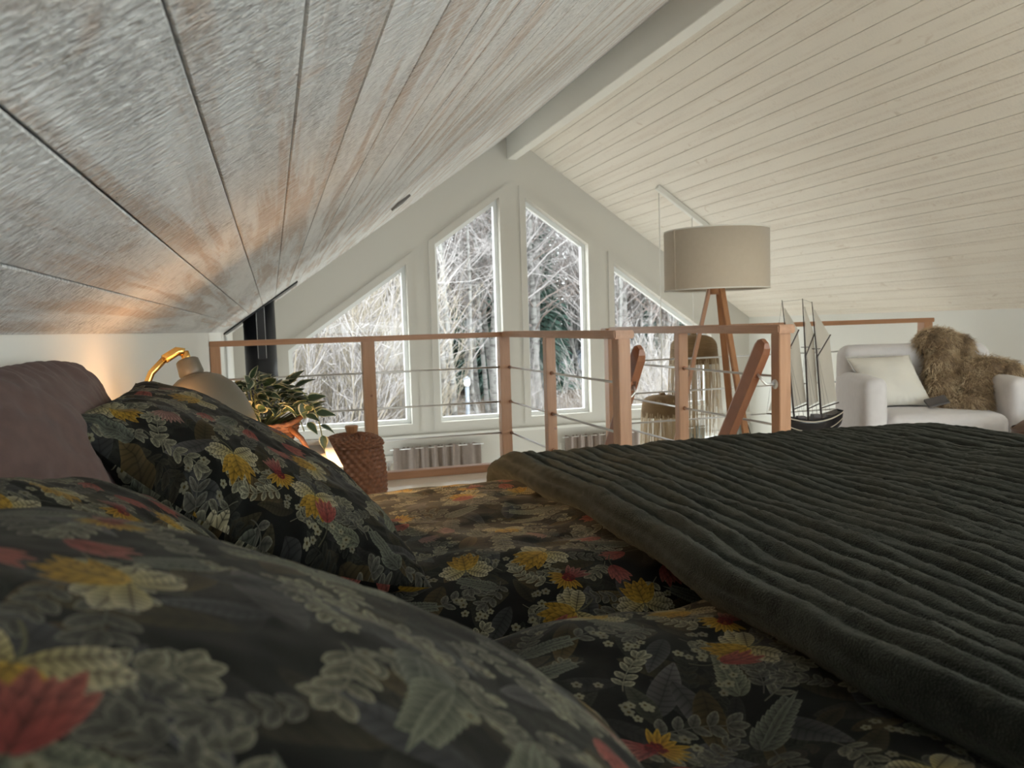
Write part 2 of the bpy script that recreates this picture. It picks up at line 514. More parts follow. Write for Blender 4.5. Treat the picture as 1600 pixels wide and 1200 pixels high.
# ------------------------------------------------------------------ mesh helpers
class MB:
    def __init__(s):
        s.v, s.f, s.uv = [], [], None

    def add(s, vs, fs):
        k = len(s.v)
        s.v += [tuple(p) for p in vs]
        s.f += [tuple(i + k for i in f) for f in fs]
        return s

    def box(s, x0, x1, y0, y1, z0, z1):
        vs = [(x, y, z) for z in (z0, z1) for y in (y0, y1) for x in (x0, x1)]
        return s.add(vs, [(0, 2, 3, 1), (4, 5, 7, 6), (0, 1, 5, 4), (2, 6, 7, 3), (0, 4, 6, 2), (1, 3, 7, 5)])

    def bar(s, a, b, w, h, up=(0, 0, 1)):
        a, b = Vector(a), Vector(b)
        d = (b - a).normalized()
        r = d.cross(Vector(up)).normalized()
        u = r.cross(d)
        vs = [p + r * (i * w / 2) + u * (j * h / 2) for p in (a, b) for i, j in ((-1, -1), (1, -1), (1, 1), (-1, 1))]
        return s.add(vs, [(0, 1, 2, 3), (7, 6, 5, 4), (0, 4, 5, 1), (1, 5, 6, 2), (2, 6, 7, 3), (3, 7, 4, 0)])

    def tube(s, pts, rad, n=8, caps=True):
        pts = [Vector(p) for p in pts]
        rad = rad if isinstance(rad, (list, tuple)) else [rad] * len(pts)
        rings, up = [], None
        for i, p in enumerate(pts):
            d = (pts[min(i + 1, len(pts) - 1)] - pts[max(i - 1, 0)])
            d = d.normalized() if d.length > 1e-9 else Vector((0, 0, 1))
            if up is None:
                up = Vector((1, 0, 0)) if abs(d.x) < 0.9 else Vector((0, 1, 0))
            r = d.cross(up).normalized()
            up = r.cross(d)
            rings.append([p + (r * math.cos(2 * PI * k / n) + up * math.sin(2 * PI * k / n)) * rad[i] for k in range(n)])
        vs = [q for ring in rings for q in ring]
        fs = []
        for i in range(len(pts) - 1):
            for k in range(n):
                a, b_ = i * n + k, i * n + (k + 1) % n
                fs.append((a, b_, b_ + n, a + n))
        if caps:
            fs.append(tuple(range(n))[::-1])
            fs.append(tuple((len(pts) - 1) * n + k for k in range(n)))
        return s.add(vs, fs)

    def lathe(s, prof, n=32, c=(0, 0, 0), close=False):
        vs = [(c[0] + r * math.cos(2 * PI * k / n), c[1] + r * math.sin(2 * PI * k / n), c[2] + z) for r, z in prof for k in range(n)]
        fs = []
        for i in range(len(prof) - 1):
            for k in range(n):
                a, b_ = i * n + k, i * n + (k + 1) % n
                fs.append((a, b_, b_ + n, a + n))
        if close:
            fs.append(tuple(range(n))[::-1])
            fs.append(tuple((len(prof) - 1) * n + k for k in range(n)))
        return s.add(vs, fs)

    def prism(s, poly, y0, y1, axis='y'):
        n = len(poly)
        f = {'y': lambda p, t: (p[0], t, p[1]), 'z': lambda p, t: (p[0], p[1], t), 'x': lambda p, t: (t, p[0], p[1])}[axis]
        vs = [f(p, y0) for p in poly] + [f(p, y1) for p in poly]
        return s.add(vs, [tuple(range(n)), tuple(range(2 * n - 1, n - 1, -1))] + [(i, i + n, (i + 1) % n + n, (i + 1) % n) for i in range(n)])

    def mesh(s, name, smooth=False):
        me = bpy.data.meshes.new(name)
        me.from_pydata(s.v, [], s.f)
        if smooth:
            me.polygons.foreach_set('use_smooth', [True] * len(me.polygons))
        me.update()
        return me

    def obj(s, name, m, parent=None, smooth=False, bevel=0.0, fix=True):
        me = s.mesh(name, smooth)
        if fix:
            bm = bmesh.new()
            bm.from_mesh(me)
            bmesh.ops.recalc_face_normals(bm, faces=bm.faces)
            if bevel:
                bmesh.ops.bevel(bm, geom=[e for e in bm.edges], offset=bevel, segments=2, affect='EDGES', clamp_overlap=True)
            bm.to_mesh(me)
            bm.free()
        return link(name, me, m, parent)


def link(name, me, m=None, parent=None):
    if m is not None and not me.materials:
        me.materials.append(m)
    o = bpy.data.objects.new(name, me)
    COL.objects.link(o)
    if parent:
        o.parent = parent
    return o


def tag(o, label, cat, group=None, kind=None):
    o['label'], o['category'] = label, cat
    if group:
        o['group'] = group
    if kind:
        o['kind'] = kind
    return o


def thing(name, label, cat, loc=(0, 0, 0), rz=0, group=None):
    o = bpy.data.objects.new(name, None)
    o.empty_display_size = 0.1
    COL.objects.link(o)
    o.location = loc
    o.rotation_euler = (0, 0, rz)
    return tag(o, label, cat, group)


def struct(o, label=None):
    o['kind'] = 'structure'
    if label:
        o['label'] = label
    return o


def np_mesh(name, V, F, uv=None, smooth=True):
    """mesh from numpy arrays of quads"""
    me = bpy.data.meshes.new(name)
    V = np.asarray(V, np.float32)
    F = np.asarray(F, np.int32)
    me.vertices.add(len(V))
    me.vertices.foreach_set('co', V.ravel())
    k = F.shape[1]
    me.loops.add(F.size)
    me.loops.foreach_set('vertex_index', F.ravel())
    me.polygons.add(len(F))
    me.polygons.foreach_set('loop_start', np.arange(len(F)) * k)
    if smooth:
        me.polygons.foreach_set('use_smooth', np.ones(len(F), bool))
    if uv is not None:
        l = me.uv_layers.new(name='UVMap')
        l.data.foreach_set('uv', np.asarray(uv, np.float32)[F.ravel()].ravel())
    me.update()
    me.validate()
    return me


def grid_faces(nu, nv, off=0, flip=False):
    i, j = np.meshgrid(np.arange(nu - 1), np.arange(nv - 1), indexing='ij')
    a = (i * nv + j).ravel() + off
    f = np.stack([a, a + nv, a + nv + 1, a + 1], 1)
    return f[:, ::-1] if flip else f


def fbm(x, y, seed=0, octaves=4):
    """cheap smooth value noise on arrays"""
    r = np.random.default_rng(seed)
    out = np.zeros_like(x)
    amp = 1.0
    for o in range(octaves):
        T = r.uniform(-1, 1, (64, 64))
        xi, yi = np.floor(x).astype(int), np.floor(y).astype(int)
        fx, fy = x - xi, y - yi
        fx, fy = fx * fx * (3 - 2 * fx), fy * fy * (3 - 2 * fy)
        g = lambda a, b_: T[a % 64, b_ % 64]
        out += amp * ((g(xi, yi) * (1 - fx) + g(xi + 1, yi) * fx) * (1 - fy) + (g(xi, yi + 1) * (1 - fx) + g(xi + 1, yi + 1) * fx) * fy)
        amp *= 0.5
        x, y = x * 2.03 + 7.1, y * 2.03 + 3.7
    return out


# ------------------------------------------------------------------ the room shell
XL, XR, XC, YG, YB = -0.384, 5.660, 2.638, 8.60, -2.2
TAN = 0.6946
KNEE = 1.037
RIDGE = KNEE + TAN * (XC - XL)
ZLOW = -2.55
SL = math.atan(TAN)


def roof(x):
    return RIDGE - TAN * abs(x - XC)


def wall_with_holes(name, outer, holes, y0, y1, m):
    """upright wall in the X-Z plane with real openings"""
    bm = bmesh.new()
    edges = []
    for loop in [outer] + holes:
        vs = [bm.verts.new((x, y0, z)) for x, z in loop]
        for i in range(len(vs)):
            edges.append(bm.edges.new((vs[i], vs[(i + 1) % len(vs)])))
    bmesh.ops.triangle_fill(bm, use_beauty=True, edges=edges)
    front = list(bm.faces)
    ret = bmesh.ops.extrude_face_region(bm, geom=front)
    for g in ret['geom']:
        if isinstance(g, bmesh.types.BMVert):
            g.co.y = y1
    bmesh.ops.recalc_face_normals(bm, faces=bm.faces)
    me = bpy.data.meshes.new(name)
    bm.to_mesh(me)
    bm.free()
    return struct(link(name, me, m))


def inset(poly, d):
    """move every edge of a convex polygon inwards by d"""
    n = len(poly)
    A = sum(poly[i][0] * poly[(i + 1) % n][1] - poly[(i + 1) % n][0] * poly[i][1] for i in range(n))
    sg = 1 if A > 0 else -1
    out = []
    for i in range(n):
        p0, p1, p2 = Vector(poly[i - 1]), Vector(poly[i]), Vector(poly[(i + 1) % n])
        d1, d2 = (p1 - p0).normalized(), (p2 - p1).normalized()
        n1, n2 = Vector((-d1.y, d1.x)) * sg, Vector((-d2.y, d2.x)) * sg
        k = d / (1 + n1.dot(n2))
        out.append(tuple(p1 + (n1 + n2) * k))
    return out


def ring(mb, a, b, y0, y1):
    """flat frame between two similar polygons, with depth"""
    n = len(a)
    vs = [(x, y, z) for y in (y0, y1) for loop in (a, b) for x, z in loop]
    fs = []
    for i in range(n):
        j = (i + 1) % n
        fs += [(i, j, n + j, n + i), (2 * n + i, 3 * n + i, 3 * n + j, 2 * n + j),
               (i, 2 * n + i, 2 * n + j, j), (n + i, n + j, 3 * n + j, 3 * n + i)]
    mb.add(vs, fs)
    return mb


ZS = -0.02
o1 = [(0.15, ZS), (1.427, ZS), (1.427, 1.724), (0.15, 1.724 - TAN * 1.277)]
o2 = [(1.738, ZS), (2.490, ZS), (2.490, 2.455), (1.738, 2.455 - TAN * 0.752)]
mir = lambda P: [(2 * XC - x, z) for x, z in P][::-1]
openings = [o1, o2, mir(o2), mir(o1)]
low = [[(a, -2.3), (b_, -2.3), (b_, -0.40), (a, -0.40)] for a, b_ in ((1.10, 2.16), (3.19, 4.14), (4.62, 5.50))]
gable_outer = [(XL - 0.2, ZLOW), (XR + 0.2, ZLOW), (XR + 0.2, roof(XR + 0.2) + 0.1), (XC, RIDGE + 0.1), (XL - 0.2, roof(XL - 0.2) + 0.1)]
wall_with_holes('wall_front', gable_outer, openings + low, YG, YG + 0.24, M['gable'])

for k, P in enumerate(openings + low):
    w = struct(bpy.data.objects.new('window_%d' % (k + 1), None))
    COL.objects.link(w)
    # casing on the wall, sash deep in the reveal, pane
    if k < 4:
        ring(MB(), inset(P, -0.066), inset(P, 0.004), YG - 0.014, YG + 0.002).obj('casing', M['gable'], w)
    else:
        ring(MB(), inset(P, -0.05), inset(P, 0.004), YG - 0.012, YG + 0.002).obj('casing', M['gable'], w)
    ring(MB(), inset(P, -0.004), inset(P, 0.045), YG + 0.10, YG + 0.17).obj('sash', M['frame'], w, bevel=0.004)
    MB().prism(inset(P, 0.04), YG + 0.13, YG + 0.138).obj('pane', M['glass'], w)
    xs, zs = [p[0] for p in P], [p[1] for p in P]
    portal(min(xs), max(xs), min(zs), max(zs), YG + 0.26)

# back gable behind the bed; its unseen window is added as a light source
bo = [[(0.9, 0.06), (5.2, 0.06), (5.2, 1.25), (0.9, 1.25)]]
wall_with_holes('wall_back', [(XL - 0.2, ZLOW)] + gable_outer[1:], bo, YB - 0.2, YB, M['wall'])
for k, P in enumerate(bo):
    w = struct(bpy.data.objects.new('window_%d' % (k + 8), None))
    COL.objects.link(w)
    ring(MB(), inset(P, -0.004), inset(P, 0.045), YB - 0.14, YB - 0.08).obj('sash', M['frame'], w)
    MB().prism(inset(P, 0.04), YB - 0.12, YB - 0.11).obj('pane', M['glass'], w)
    portal(0.9, 5.2, 0.06, 1.25, YB - 0.22, 1)

# long side walls; unseen glazed openings below the loft, added to let in light
HALL = [(6.5, -2.45), (8.25, -2.45), (8.25, -0.40), (6.5, -0.40)]


HALL_L = [(7.2, -2.45), (8.25, -2.45), (8.25, -0.40), (7.2, -0.40)]


def side_wall(name, x0, x1, HALL):
    o = wall_with_holes(name, [(YB - 0.2, ZLOW), (YG + 0.24, ZLOW), (YG + 0.24, KNEE + 0.02), (YB - 0.2, KNEE + 0.02)], [HALL], 0.0, 0.2, M['wall'])
    o.data.transform(Matrix(((0, 1, 0, x0), (1, 0, 0, 0), (0, 0, 1, 0), (0, 0, 0, 1))))
    o.data.flip_normals()


side_wall('wall_left', XL - 0.2, XL, HALL_L)
side_wall('wall_right', XR, XR + 0.2, HALL)
for k, (xx, HL_) in enumerate(((XL - 0.13, HALL_L), (XR + 0.07, HALL))):
    w = struct(bpy.data.objects.new('door_%d' % (k + 1), None))  # unseen, added for the daylight it lets in
    COL.objects.link(w)
    fr = ring(MB(), inset(HL_, -0.004), inset(HL_, 0.06), 0, 0.06).obj('door_frame', M['frame'], w)
    pn = MB().prism(inset(HL_, 0.055), 0.02, 0.03).obj('pane', M['glass'], w)
    for q in (fr, pn):
        q.data.transform(Matrix(((0, 1, 0, xx), (1, 0, 0, 0), (0, 0, 1, 0), (0, 0, 0, 1))))
        q.data.flip_normals()
    l = bpy.data.lights.new('window_portal', 'AREA')
    l.shape = 'RECTANGLE'
    l.size, l.size_y = 2.05, HL_[1][0] - HL_[0][0]
    l.cycles.is_portal = True
    o = bpy.data.objects.new('window_portal', l)
    o.location = (xx + (-0.1 if k == 0 else 0.1), (HL_[0][0] + HL_[1][0]) / 2, -1.425)
    o.rotation_euler = (0, (-PI / 2 if k == 0 else PI / 2), 0)
    COL.objects.link(o)
struct(MB().box(XL - 0.2, XR + 0.2, YB - 0.2, YG + 0.24, ZLOW - 0.1, ZLOW).obj('floor_lower', M['floor']))

# sloping ceilings: every board its own piece
def board_mesh(name, width, length):
    h, c, t = width / 2, 0.0018, 0.018
    prof = [(-h, 0.002), (-h + c, 0.0), (h - c, 0.0), (h, 0.002), (h, t), (-h, t)]
    return MB().prism(prof, -length / 2, length / 2).mesh(name)


KX0, KX1, KY0, KY1 = 2.69 + 0.1075 * 9, 2.69 + 0.1075 * 22, -1.7, 0.5
for side, xs in (('left', [XL + 0.10793 * i for i in range(29)]), ('right', None)):
    if xs is None:
        xs = [2.69 + 0.1075 * i for i in range(28)]
        xs = [XC] + [x for x in xs if x < XR - 0.03] + [XR]
    ceil = struct(bpy.data.objects.new('ceiling_' + side, None))
    COL.objects.link(ceil)
    sg = -1 if side == 'left' else 1
    shared = {}
    for a, b_ in zip(xs[:-1], xs[1:]):
        wdt = (b_ - a) / math.cos(SL) - 0.0022
        xm = (a + b_) / 2
        spans = [(YB, YG)]
        if side == 'right' and KX0 < xm < KX1:
            spans = [(YB, KY0), (KY1, YG)]                        # gap for the added roof window, out of view
        for y0, y1 in spans:
            key = (round(wdt, 3), round(y1 - y0, 3))
            if key not in shared:
                me = board_mesh('ceiling_board', wdt, y1 - y0 - 0.004)
                bm = bmesh.new()
                bm.from_mesh(me)
                bmesh.ops.recalc_face_normals(bm, faces=bm.faces)
                bm.to_mesh(me)
                bm.free()
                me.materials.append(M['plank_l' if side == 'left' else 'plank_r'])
                shared[key] = me
            o = link('board', shared[key], None, ceil)
            o.location = (xm, (y0 + y1) / 2, roof(xm))
            o.rotation_euler = (0, SL * sg, 0)
    # dark lath above the joints, then the roof itself
    dk = MB()
    ya, yb_ = YB - 0.2, YG + 0.3
    for x0, x1, y0, y1 in ([(XL - 0.2, XC, ya, yb_)] if side == 'left' else [(XC, KX0, ya, yb_), (KX1, XR + 0.2, ya, yb_), (KX0, KX1, ya, KY0), (KX0, KX1, KY1, yb_)]):
        dk.add([(x, y, roof(x) + h) for h in (0.024, 0.25) for x, y in ((x0, y0), (x1, y0), (x1, y1), (x0, y1))],
               [(0, 1, 2, 3), (4, 7, 6, 5), (0, 4, 5, 1), (1, 5, 6, 2), (2, 6, 7, 3), (3, 7, 4, 0)])
    dk.obj('roof_deck', M['backing'], ceil)

# unseen roof window added in the right slope to light the left ceiling
w = struct(bpy.data.objects.new('window_9', None))
COL.objects.link(w)
w.location = ((KX0 + KX1) / 2, (KY0 + KY1) / 2, roof((KX0 + KX1) / 2))
w.rotation_euler = (0, SL, 0)
hu, hv = (KX1 - KX0) / 2 / math.cos(SL), (KY1 - KY0) / 2
fr = MB()
for a in ((-hu, hu, -hv, -hv + 0.05), (-hu, hu, hv - 0.05, hv), (-hu, -hu + 0.05, -hv + 0.05, hv - 0.05), (hu - 0.05, hu, -hv + 0.05, hv - 0.05)):
    fr.box(*a, 0.0, 0.20)
fr.obj('sash', M['frame'], w)
MB().box(-hu + 0.05, hu - 0.05, -hv + 0.05, hv - 0.05, 0.12, 0.13).obj('pane', M['glass'], w)
l = bpy.data.lights.new('window_portal', 'AREA')
l.shape = 'RECTANGLE'
l.size, l.size_y = 2 * hu, 2 * hv
l.cycles.is_portal = True
o = bpy.data.objects.new('window_portal', l)
o.matrix_world = Matrix.Translation(w.location) @ Matrix.Rotation(SL, 4, 'Y') @ Matrix.Translation((0, 0, 0.26))
COL.objects.link(o)

struct(MB().box(2.594, 2.706, YB, YG - 0.001, 2.862, RIDGE + 0.02).obj('ridge_beam', M['trim'], bevel=0.004), 'white ridge beam')

# loft floor of single boards, open above the stair
YE = 5.46
SX0, SX1, SY0, SY1 = 1.635, 2.325, 3.56, 5.36
floor = struct(bpy.data.objects.new('floor', None))
COL.objects.link(floor)
pitch_b, gap = 0.145, 0.002
nb = int((YE - YB) / pitch_b) + 1
for i in range(nb):
    y0 = YE - (i + 1) * pitch_b + gap
    y1 = YE - i * pitch_b
    y0 = max(y0, YB)
    segs = [(XL, XR)]
    if y1 > SY0 and y0 < SY1:
        segs = [(XL, SX0), (SX1, XR)]
    for a, b_ in segs:
        MB().box(a, b_, y0, y1, -0.022, 0.0).obj('floorboard', M['floor'], floor)
MB().box(XL, SX0, YB, YE, -0.26, -0.023).box(SX1, XR, YB, YE, -0.26, -0.023).box(SX0, SX1, YB, SY0, -0.26, -0.023).box(SX0, SX1, SY1, YE, -0.26, -0.023).obj('joist_deck', M['trim'], floor)

# ------------------------------------------------------------------ railings
ROD_Z = (0.735, 0.49, 0.268)
RT0, RT1 = 0.948, 0.984


def post(root, x0, x1, y0, y1, knot=None):
    p = MB().box(x0, x1, y0, y1, 0.0, RT0).obj('post', M['pine'], root, bevel=0.003)
    if knot:
        MB().lathe([(0.0, 0), (0.009, 0), (0.009, 0.002), (0, 0.002)], 12).obj('knot', M['dark_rail'], p)
        k = p.children[0]
        k.location, k.rotation_euler = knot, (PI / 2, 0, 0)
    return p


def rods(root, a, b, holes):
    for z in ROD_Z:
        r = MB().tube([(a[0], a[1], z), (b[0], b[1], z)], 0.0065, 8).obj('rod', M['steel'], root, True)
    for z in ROD_Z:
        for h in holes:
            d = 0.002
            c = MB().tube([(h[0] - h[2] * d, h[1] - h[3] * d, z), (h[0] + h[2] * d, h[1] + h[3] * d, z)], 0.013, 12).obj('rod_collar', M['dark_rail'], root, True)


YR = 5.41
ra = thing('railing', 'long loft railing before the gable windows, from left wall to stair corner', 'railing', (0, 0, 0))
MB().box(XL + 0.001, 1.60, YR - 0.05, YR + 0.045, RT0, RT1).obj('top_rail', M['pine_x'], ra, bevel=0.004)
post(ra, XL + 0.002, XL + 0.062, YR - 0.04, YR + 0.04)
post(ra, 0.572, 0.655, YR - 0.04, YR + 0.04, (0.62, YR - 0.0405, 0.585))
post(ra, 1.526, 1.60, YR - 0.04, YR + 0.04)
MB().box(XL + 0.001, SX1 + 0.02, YR - 0.035, YR + 0.045, 0.0, 0.052).obj('bottom_board', M['pine_x'], ra, bevel=0.003)
rods(ra, (XL + 0.06, YR), (1.53, YR), [(0.572, YR, 1, 0), (0.655, YR, 1, 0), (1.526, YR, 1, 0)])

rb = thing('railing', 'railing left of the stair opening, ending at a thick pine post', 'railing', (0, 0, 0))
MB().box(1.537, 1.64, 3.435, YR - 0.051, RT0 + 0.0005, RT1 + 0.005).obj('top_rail', M['pine_y'], rb, bevel=0.006)
post(rb, 1.562, 1.625, 3.45, 3.53)
post(rb, 1.562, 1.622, 4.49, 4.55, (1.610, 4.4895, 0.40))
rods(rb, (1.594, 3.5), (1.594, YR - 0.045), [(1.594, 3.531, 0, 1), (1.594, 4.489, 0, 1), (1.594, 4.551, 0, 1), (1.594, YR - 0.041, 0, 1)])
MB().box(1.562, SX0 - 0.002, 3.531, YR - 0.04, 0.0005, 0.05).obj('bottom_board', M['pine_y'], rb)

rc = thing('railing', 'railing on the far side of the stair opening, in front of the floor lamp', 'railing', (0, 0, 0))
MB().box(2.348, 2.445, 3.318, YR - 0.051, RT0 + 0.0005, RT1 + 0.008).obj('top_rail', M['pine_y'], rc, bevel=0.006)
post(rc, 2.36, 2.426, 3.33, 3.40)
post(rc, 2.36, 2.425, 4.334, 4.39)
rods(rc, (2.396, 3.37), (2.396, YR - 0.045), [(2.396, 3.401, 0, 1), (2.396, 4.333, 0, 1), (2.396, 4.391, 0, 1)])

rd = thing('railing', 'far loft railing behind the armchair and model ship, ending at the right wall', 'railing', (0, 0, 0))
MB().box(2.33, 5.31, YR - 0.05, YR + 0.045, RT0, RT1).obj('top_rail', M['pine_x'], rd, bevel=0.004)
post(rd, 2.352, 2.43, YR - 0.04, YR + 0.04)
post(rd, 5.215, 5.30, YR - 0.04, YR + 0.04)
MB().box(SX1 + 0.025, 5.30, YR - 0.035, YR + 0.045, 0.0, 0.052).obj('bottom_board', M['pine_x'], rd, bevel=0.003)
rods(rd, (2.42, YR), (5.22, YR), [(2.43, YR, 1, 0), (5.215, YR, 1, 0)])

# stair handrails going down away from the bed, on steel brackets
for nm, x, y0, z0, bx, lab in (('a', 1.675, 3.42, 0.945, 1.625, 'dark wooden stair handrail beside the thick railing post left of the stair'),
                               ('b', 2.285, 3.31, 0.955, 2.36, 'dark wooden stair handrail bracketed to the post right of the stair')):
    h = thing('stair_handrail', lab, 'handrail', (0, 0, 0))
    y1, z1 = y0 + 1.15, z0 - 0.045 - 1.6
    sec = [(-0.021, -0.045), (0.021, -0.045), (0.021, 0.03), (0.014, 0.045), (-0.014, 0.045), (-0.021, 0.03)]
    A = Vector((x, y0 + 0.03, z0 - 0.04))
    B = Vector((x, y1, z1))
    d = (B - A).normalized()
    up = Vector((1, 0, 0)).cross(d).normalized()
    vs = []
    for t, k in ((-0.0, 0.55), (0.02, 0.85), (0.05, 1.0), ((B - A).length, 1.0)):
        for u, v in sec:
            vs.append(A + d * t + Vector((1, 0, 0)) * u * k + up * v * k * (1 if t else 0.8))
    fs = [tuple(range(6)), tuple(range(23, 17, -1))]
    for i in range(3):
        for k in range(6):
            fs.append((i * 6 + k, i * 6 + (k + 1) % 6, i * 6 + 6 + (k + 1) % 6, i * 6 + 6 + k))
    MB().add(vs, fs).obj('rail', M['dark_rail'], h)
    s = 0.20 if nm == 'a' else 0.17
    q = A + d * s - up * 0.045
    zb = q.z - 0.05
    yb = 3.49 if nm == 'a' else 3.365
    br = MB().tube([q + up * 0.005, q - up * 0.03 + Vector(((bx - x) * 0.1, 0, -0.01)), (x + (bx - x) * 0.45, (q.y + yb) / 2, zb), (bx, yb, zb)], 0.0065, 8).obj('bracket', M['satin'], h, True)
    MB().tube([(bx - 0.003 * (1 if bx > x else -1), yb, zb), (bx - 0.0002, yb, zb)], 0.024, 16).obj('rose', M['satin'], br, True)
    MB().bar(q - d * 0.03 + up * 0.002, q + d * 0.03 + up * 0.002, 0.02, 0.004, up).obj('saddle', M['satin'], br)

# ------------------------------------------------------------------ far hall: flue, vent, curtains, pendants
fl = thing('flue_pipe', 'black stove pipe rising through the ceiling at the left wall', 'flue pipe', (-0.10, 7.3, ZLOW))
MB().tube([(0, 0, 0), (0, 0, roof(-0.10) - ZLOW + 0.1)], 0.135, 40).obj('pipe', M['black'], fl, True)
MB().box(-0.02, 0.05, -0.137, -0.131, 3.35, 3.86).obj('inspection_door', M['black'], fl, bevel=0.002)
MB().box(-0.0215, -0.0185, -0.139, -0.137, 3.36, 3.85).box(0.046, 0.049, -0.139, -0.137, 3.36, 3.85).obj('door_edge', M['steel'], fl)
pl = MB().box(-0.38, 0.40, -0.26, 0.26, -0.012, 0.0).obj('ceiling_plate', M['black'], fl)
pl.location = (0.0, 0, roof(-0.10) - ZLOW - 0.002)
pl.rotation_euler = (0, -SL, 0)

vt = thing('ceiling_vent', 'small dark rectangular vent on the left slope near the gable', 'vent', (0.97, 6.02, roof(0.97) - 0.002))
vt.rotation_euler = (0, -SL, 0)
ring(MB(), [(-0.055, -0.17), (0.055, -0.17), (0.055, 0.17), (-0.055, 0.17)], [(-0.045, -0.16), (0.045, -0.16), (0.045, 0.16), (-0.045, 0.16)], -0.016, 0.0).obj('frame', M['vent'], vt)
vt.children[0].rotation_euler = (PI / 2, 0, 0)
for i in range(10):
    MB().box(-0.046, 0.046, -0.156 + i * 0.032, -0.136 + i * 0.032, -0.014, -0.001).obj('slat', M['vent'], vt)

CURT = ((1.19, 2.175, 'curtain', 'gathered taupe cafe curtain low on the gable wall below the left tall window'),
        (3.175, 4.12, 'curtain', 'gathered taupe cafe curtain low on the gable wall behind the stair posts'),
        (4.62, 5.0, 'curtain2', 'dark olive curtain panel behind the taller raffia pendant'),
        (5.36, 5.58, 'curtain2', 'narrow dark olive curtain panel near the right wall'))
for k, (x0, x1, mm_, lab) in enumerate(CURT):
    c = thing('cafe_curtain', lab, 'curtain', ((x0 + x1) / 2, YG - 0.06, -0.28), 0)
    n = 140 if x1 - x0 > 0.6 else 70
    us = np.linspace(-(x1 - x0) / 2, (x1 - x0) / 2, n)
    zz = np.linspace(0.015, -1.0, 14)
    Uu, Zz = np.meshgrid(us, zz, indexing='ij')
    ph = 45 * Uu + 2.2 * np.sin(7 * Uu + k)
    amp = 0.012 + 0.010 * np.clip(-Zz * 3, 0, 1)
    Yy = amp * np.sin(ph) + 0.006 * np.sin(2.3 * ph + 1) - 0.0
    Zd = Zz + np.where(Zz > 0, 0.008 * np.sin(90 * Uu + 3 * np.sin(20 * Uu)), 0)
    V = np.stack([Uu, Yy, Zd], -1).reshape(-1, 3)
    link('curtain_cloth', np_mesh('curtain_cloth', V, grid_faces(n, 14)), M[mm_], c)
    MB().tube([((x0 - x1) / 2 - 0.03, 0.0, 0.0), ((x1 - x0) / 2 + 0.03, 0.0, 0.0)], 0.005, 8).obj('curtain_rod', M['satin'], c, True)

tr_ = struct(MB().box(XL, XR, YG - 0.02, YG, -0.175, -0.14).obj('trim_1', M['trim'], bevel=0.003))

bt = tag(MB().box(-0.66, 0.66, -0.028, 0.028, -0.05, -0.002).obj('ceiling_batten', M['trim'], bevel=0.003), 'pale batten fixed across the right ceiling slope above the lamp shade', 'batten')
xm = 3.74 + 0.66 * math.cos(SL)
bt.location = (xm, 7.23, roof(xm))
bt.rotation_euler = (0, SL, 0)


def pendant(x, y, ztop, rad, hdome, fr_len, label, cordz, seed, shag):
    p = thing('pendant_lamp', label, 'pendant lamp', (x, y, ztop))
    prof = []
    for i in range(13):
        t = i / 12
        a = t * PI / 2
        prof.append((rad * max(0.04, math.sin(a)) ** 0.62, -hdome * 0.5 * (1 - math.cos(a) ** 0.9)))
    for i in range(1, 10):
        prof.append((rad * (1 + 0.05 * i / 9), -hdome * 0.5 - hdome * 0.5 * i / 9))
    # coil the straw: ripple the profile in rounds
    fine = []
    for i in range(len(prof) - 1):
        for k in range(4):
            t = k / 4
            r_ = prof[i][0] * (1 - t) + prof[i + 1][0] * t
            z_ = prof[i][1] * (1 - t) + prof[i + 1][1] * t
            fine.append((r_ + (0.004 if k in (1, 2) else -0.002), z_))
    MB().lathe(fine, 40).obj('straw_shade', M['straw'], p, True, fix=False)
    MB().tube([(0, 0, 0), (0, 0, cordz - ztop)], 0.004, 6).obj('cord', M['white_cord'], p, True)
    MB().lathe([(0.0, 0.02), (0.03, 0.02), (0.035, -0.01), (0.0, -0.01)], 16).obj('cap', M['straw'], p, True)
    R = random.Random(seed)
    f = MB()
    for i in range(260):
        a = R.uniform(0, 2 * PI)
        top = -hdome * R.uniform(0.72, 1.02) if R.random() > shag else -hdome * R.uniform(0.15, 0.5)
        r_ = rad * (1.06 if top < -hdome * 0.6 else 0.95)
        ln = fr_len * R.uniform(0.45, 1.0)
        w = R.uniform(0.0015, 0.004)
        sp = R.uniform(1.0, 1.18)
        tw = R.uniform(-0.05, 0.05)
        pts = [(r_ * math.cos(a), r_ * math.sin(a), top), (r_ * 1.06 * math.cos(a + tw / 2), r_ * 1.06 * math.sin(a + tw / 2), top - ln * 0.4),
               (r_ * sp * math.cos(a + tw), r_ * sp * math.sin(a + tw), top - ln)]
        vs, fs = [], []
        for q in pts:
            vs += [(q[0] - math.sin(a) * w, q[1] + math.cos(a) * w, q[2]), (q[0] + math.sin(a) * w, q[1] - math.cos(a) * w, q[2])]
        f.add(vs, [(0, 1, 3, 2), (2, 3, 5, 4)])
    o = f.obj('raffia_fringe', M['raffia'], p, fix=False)
    o['kind'] = 'stuff'
    return p


pendant(4.11, 7.23, 0.875, 0.235, 0.30, 0.85, 'taller raffia fringed straw pendant lamp, higher of the two, behind the floor lamp legs', roof(4.11) - 0.04, 3, 0.03)
pendant(3.745, 7.23, 0.28, 0.205, 0.22, 0.75, 'lower raffia fringed straw pendant lamp left of the taller one', roof(3.80) - 0.04, 4, 0.22)

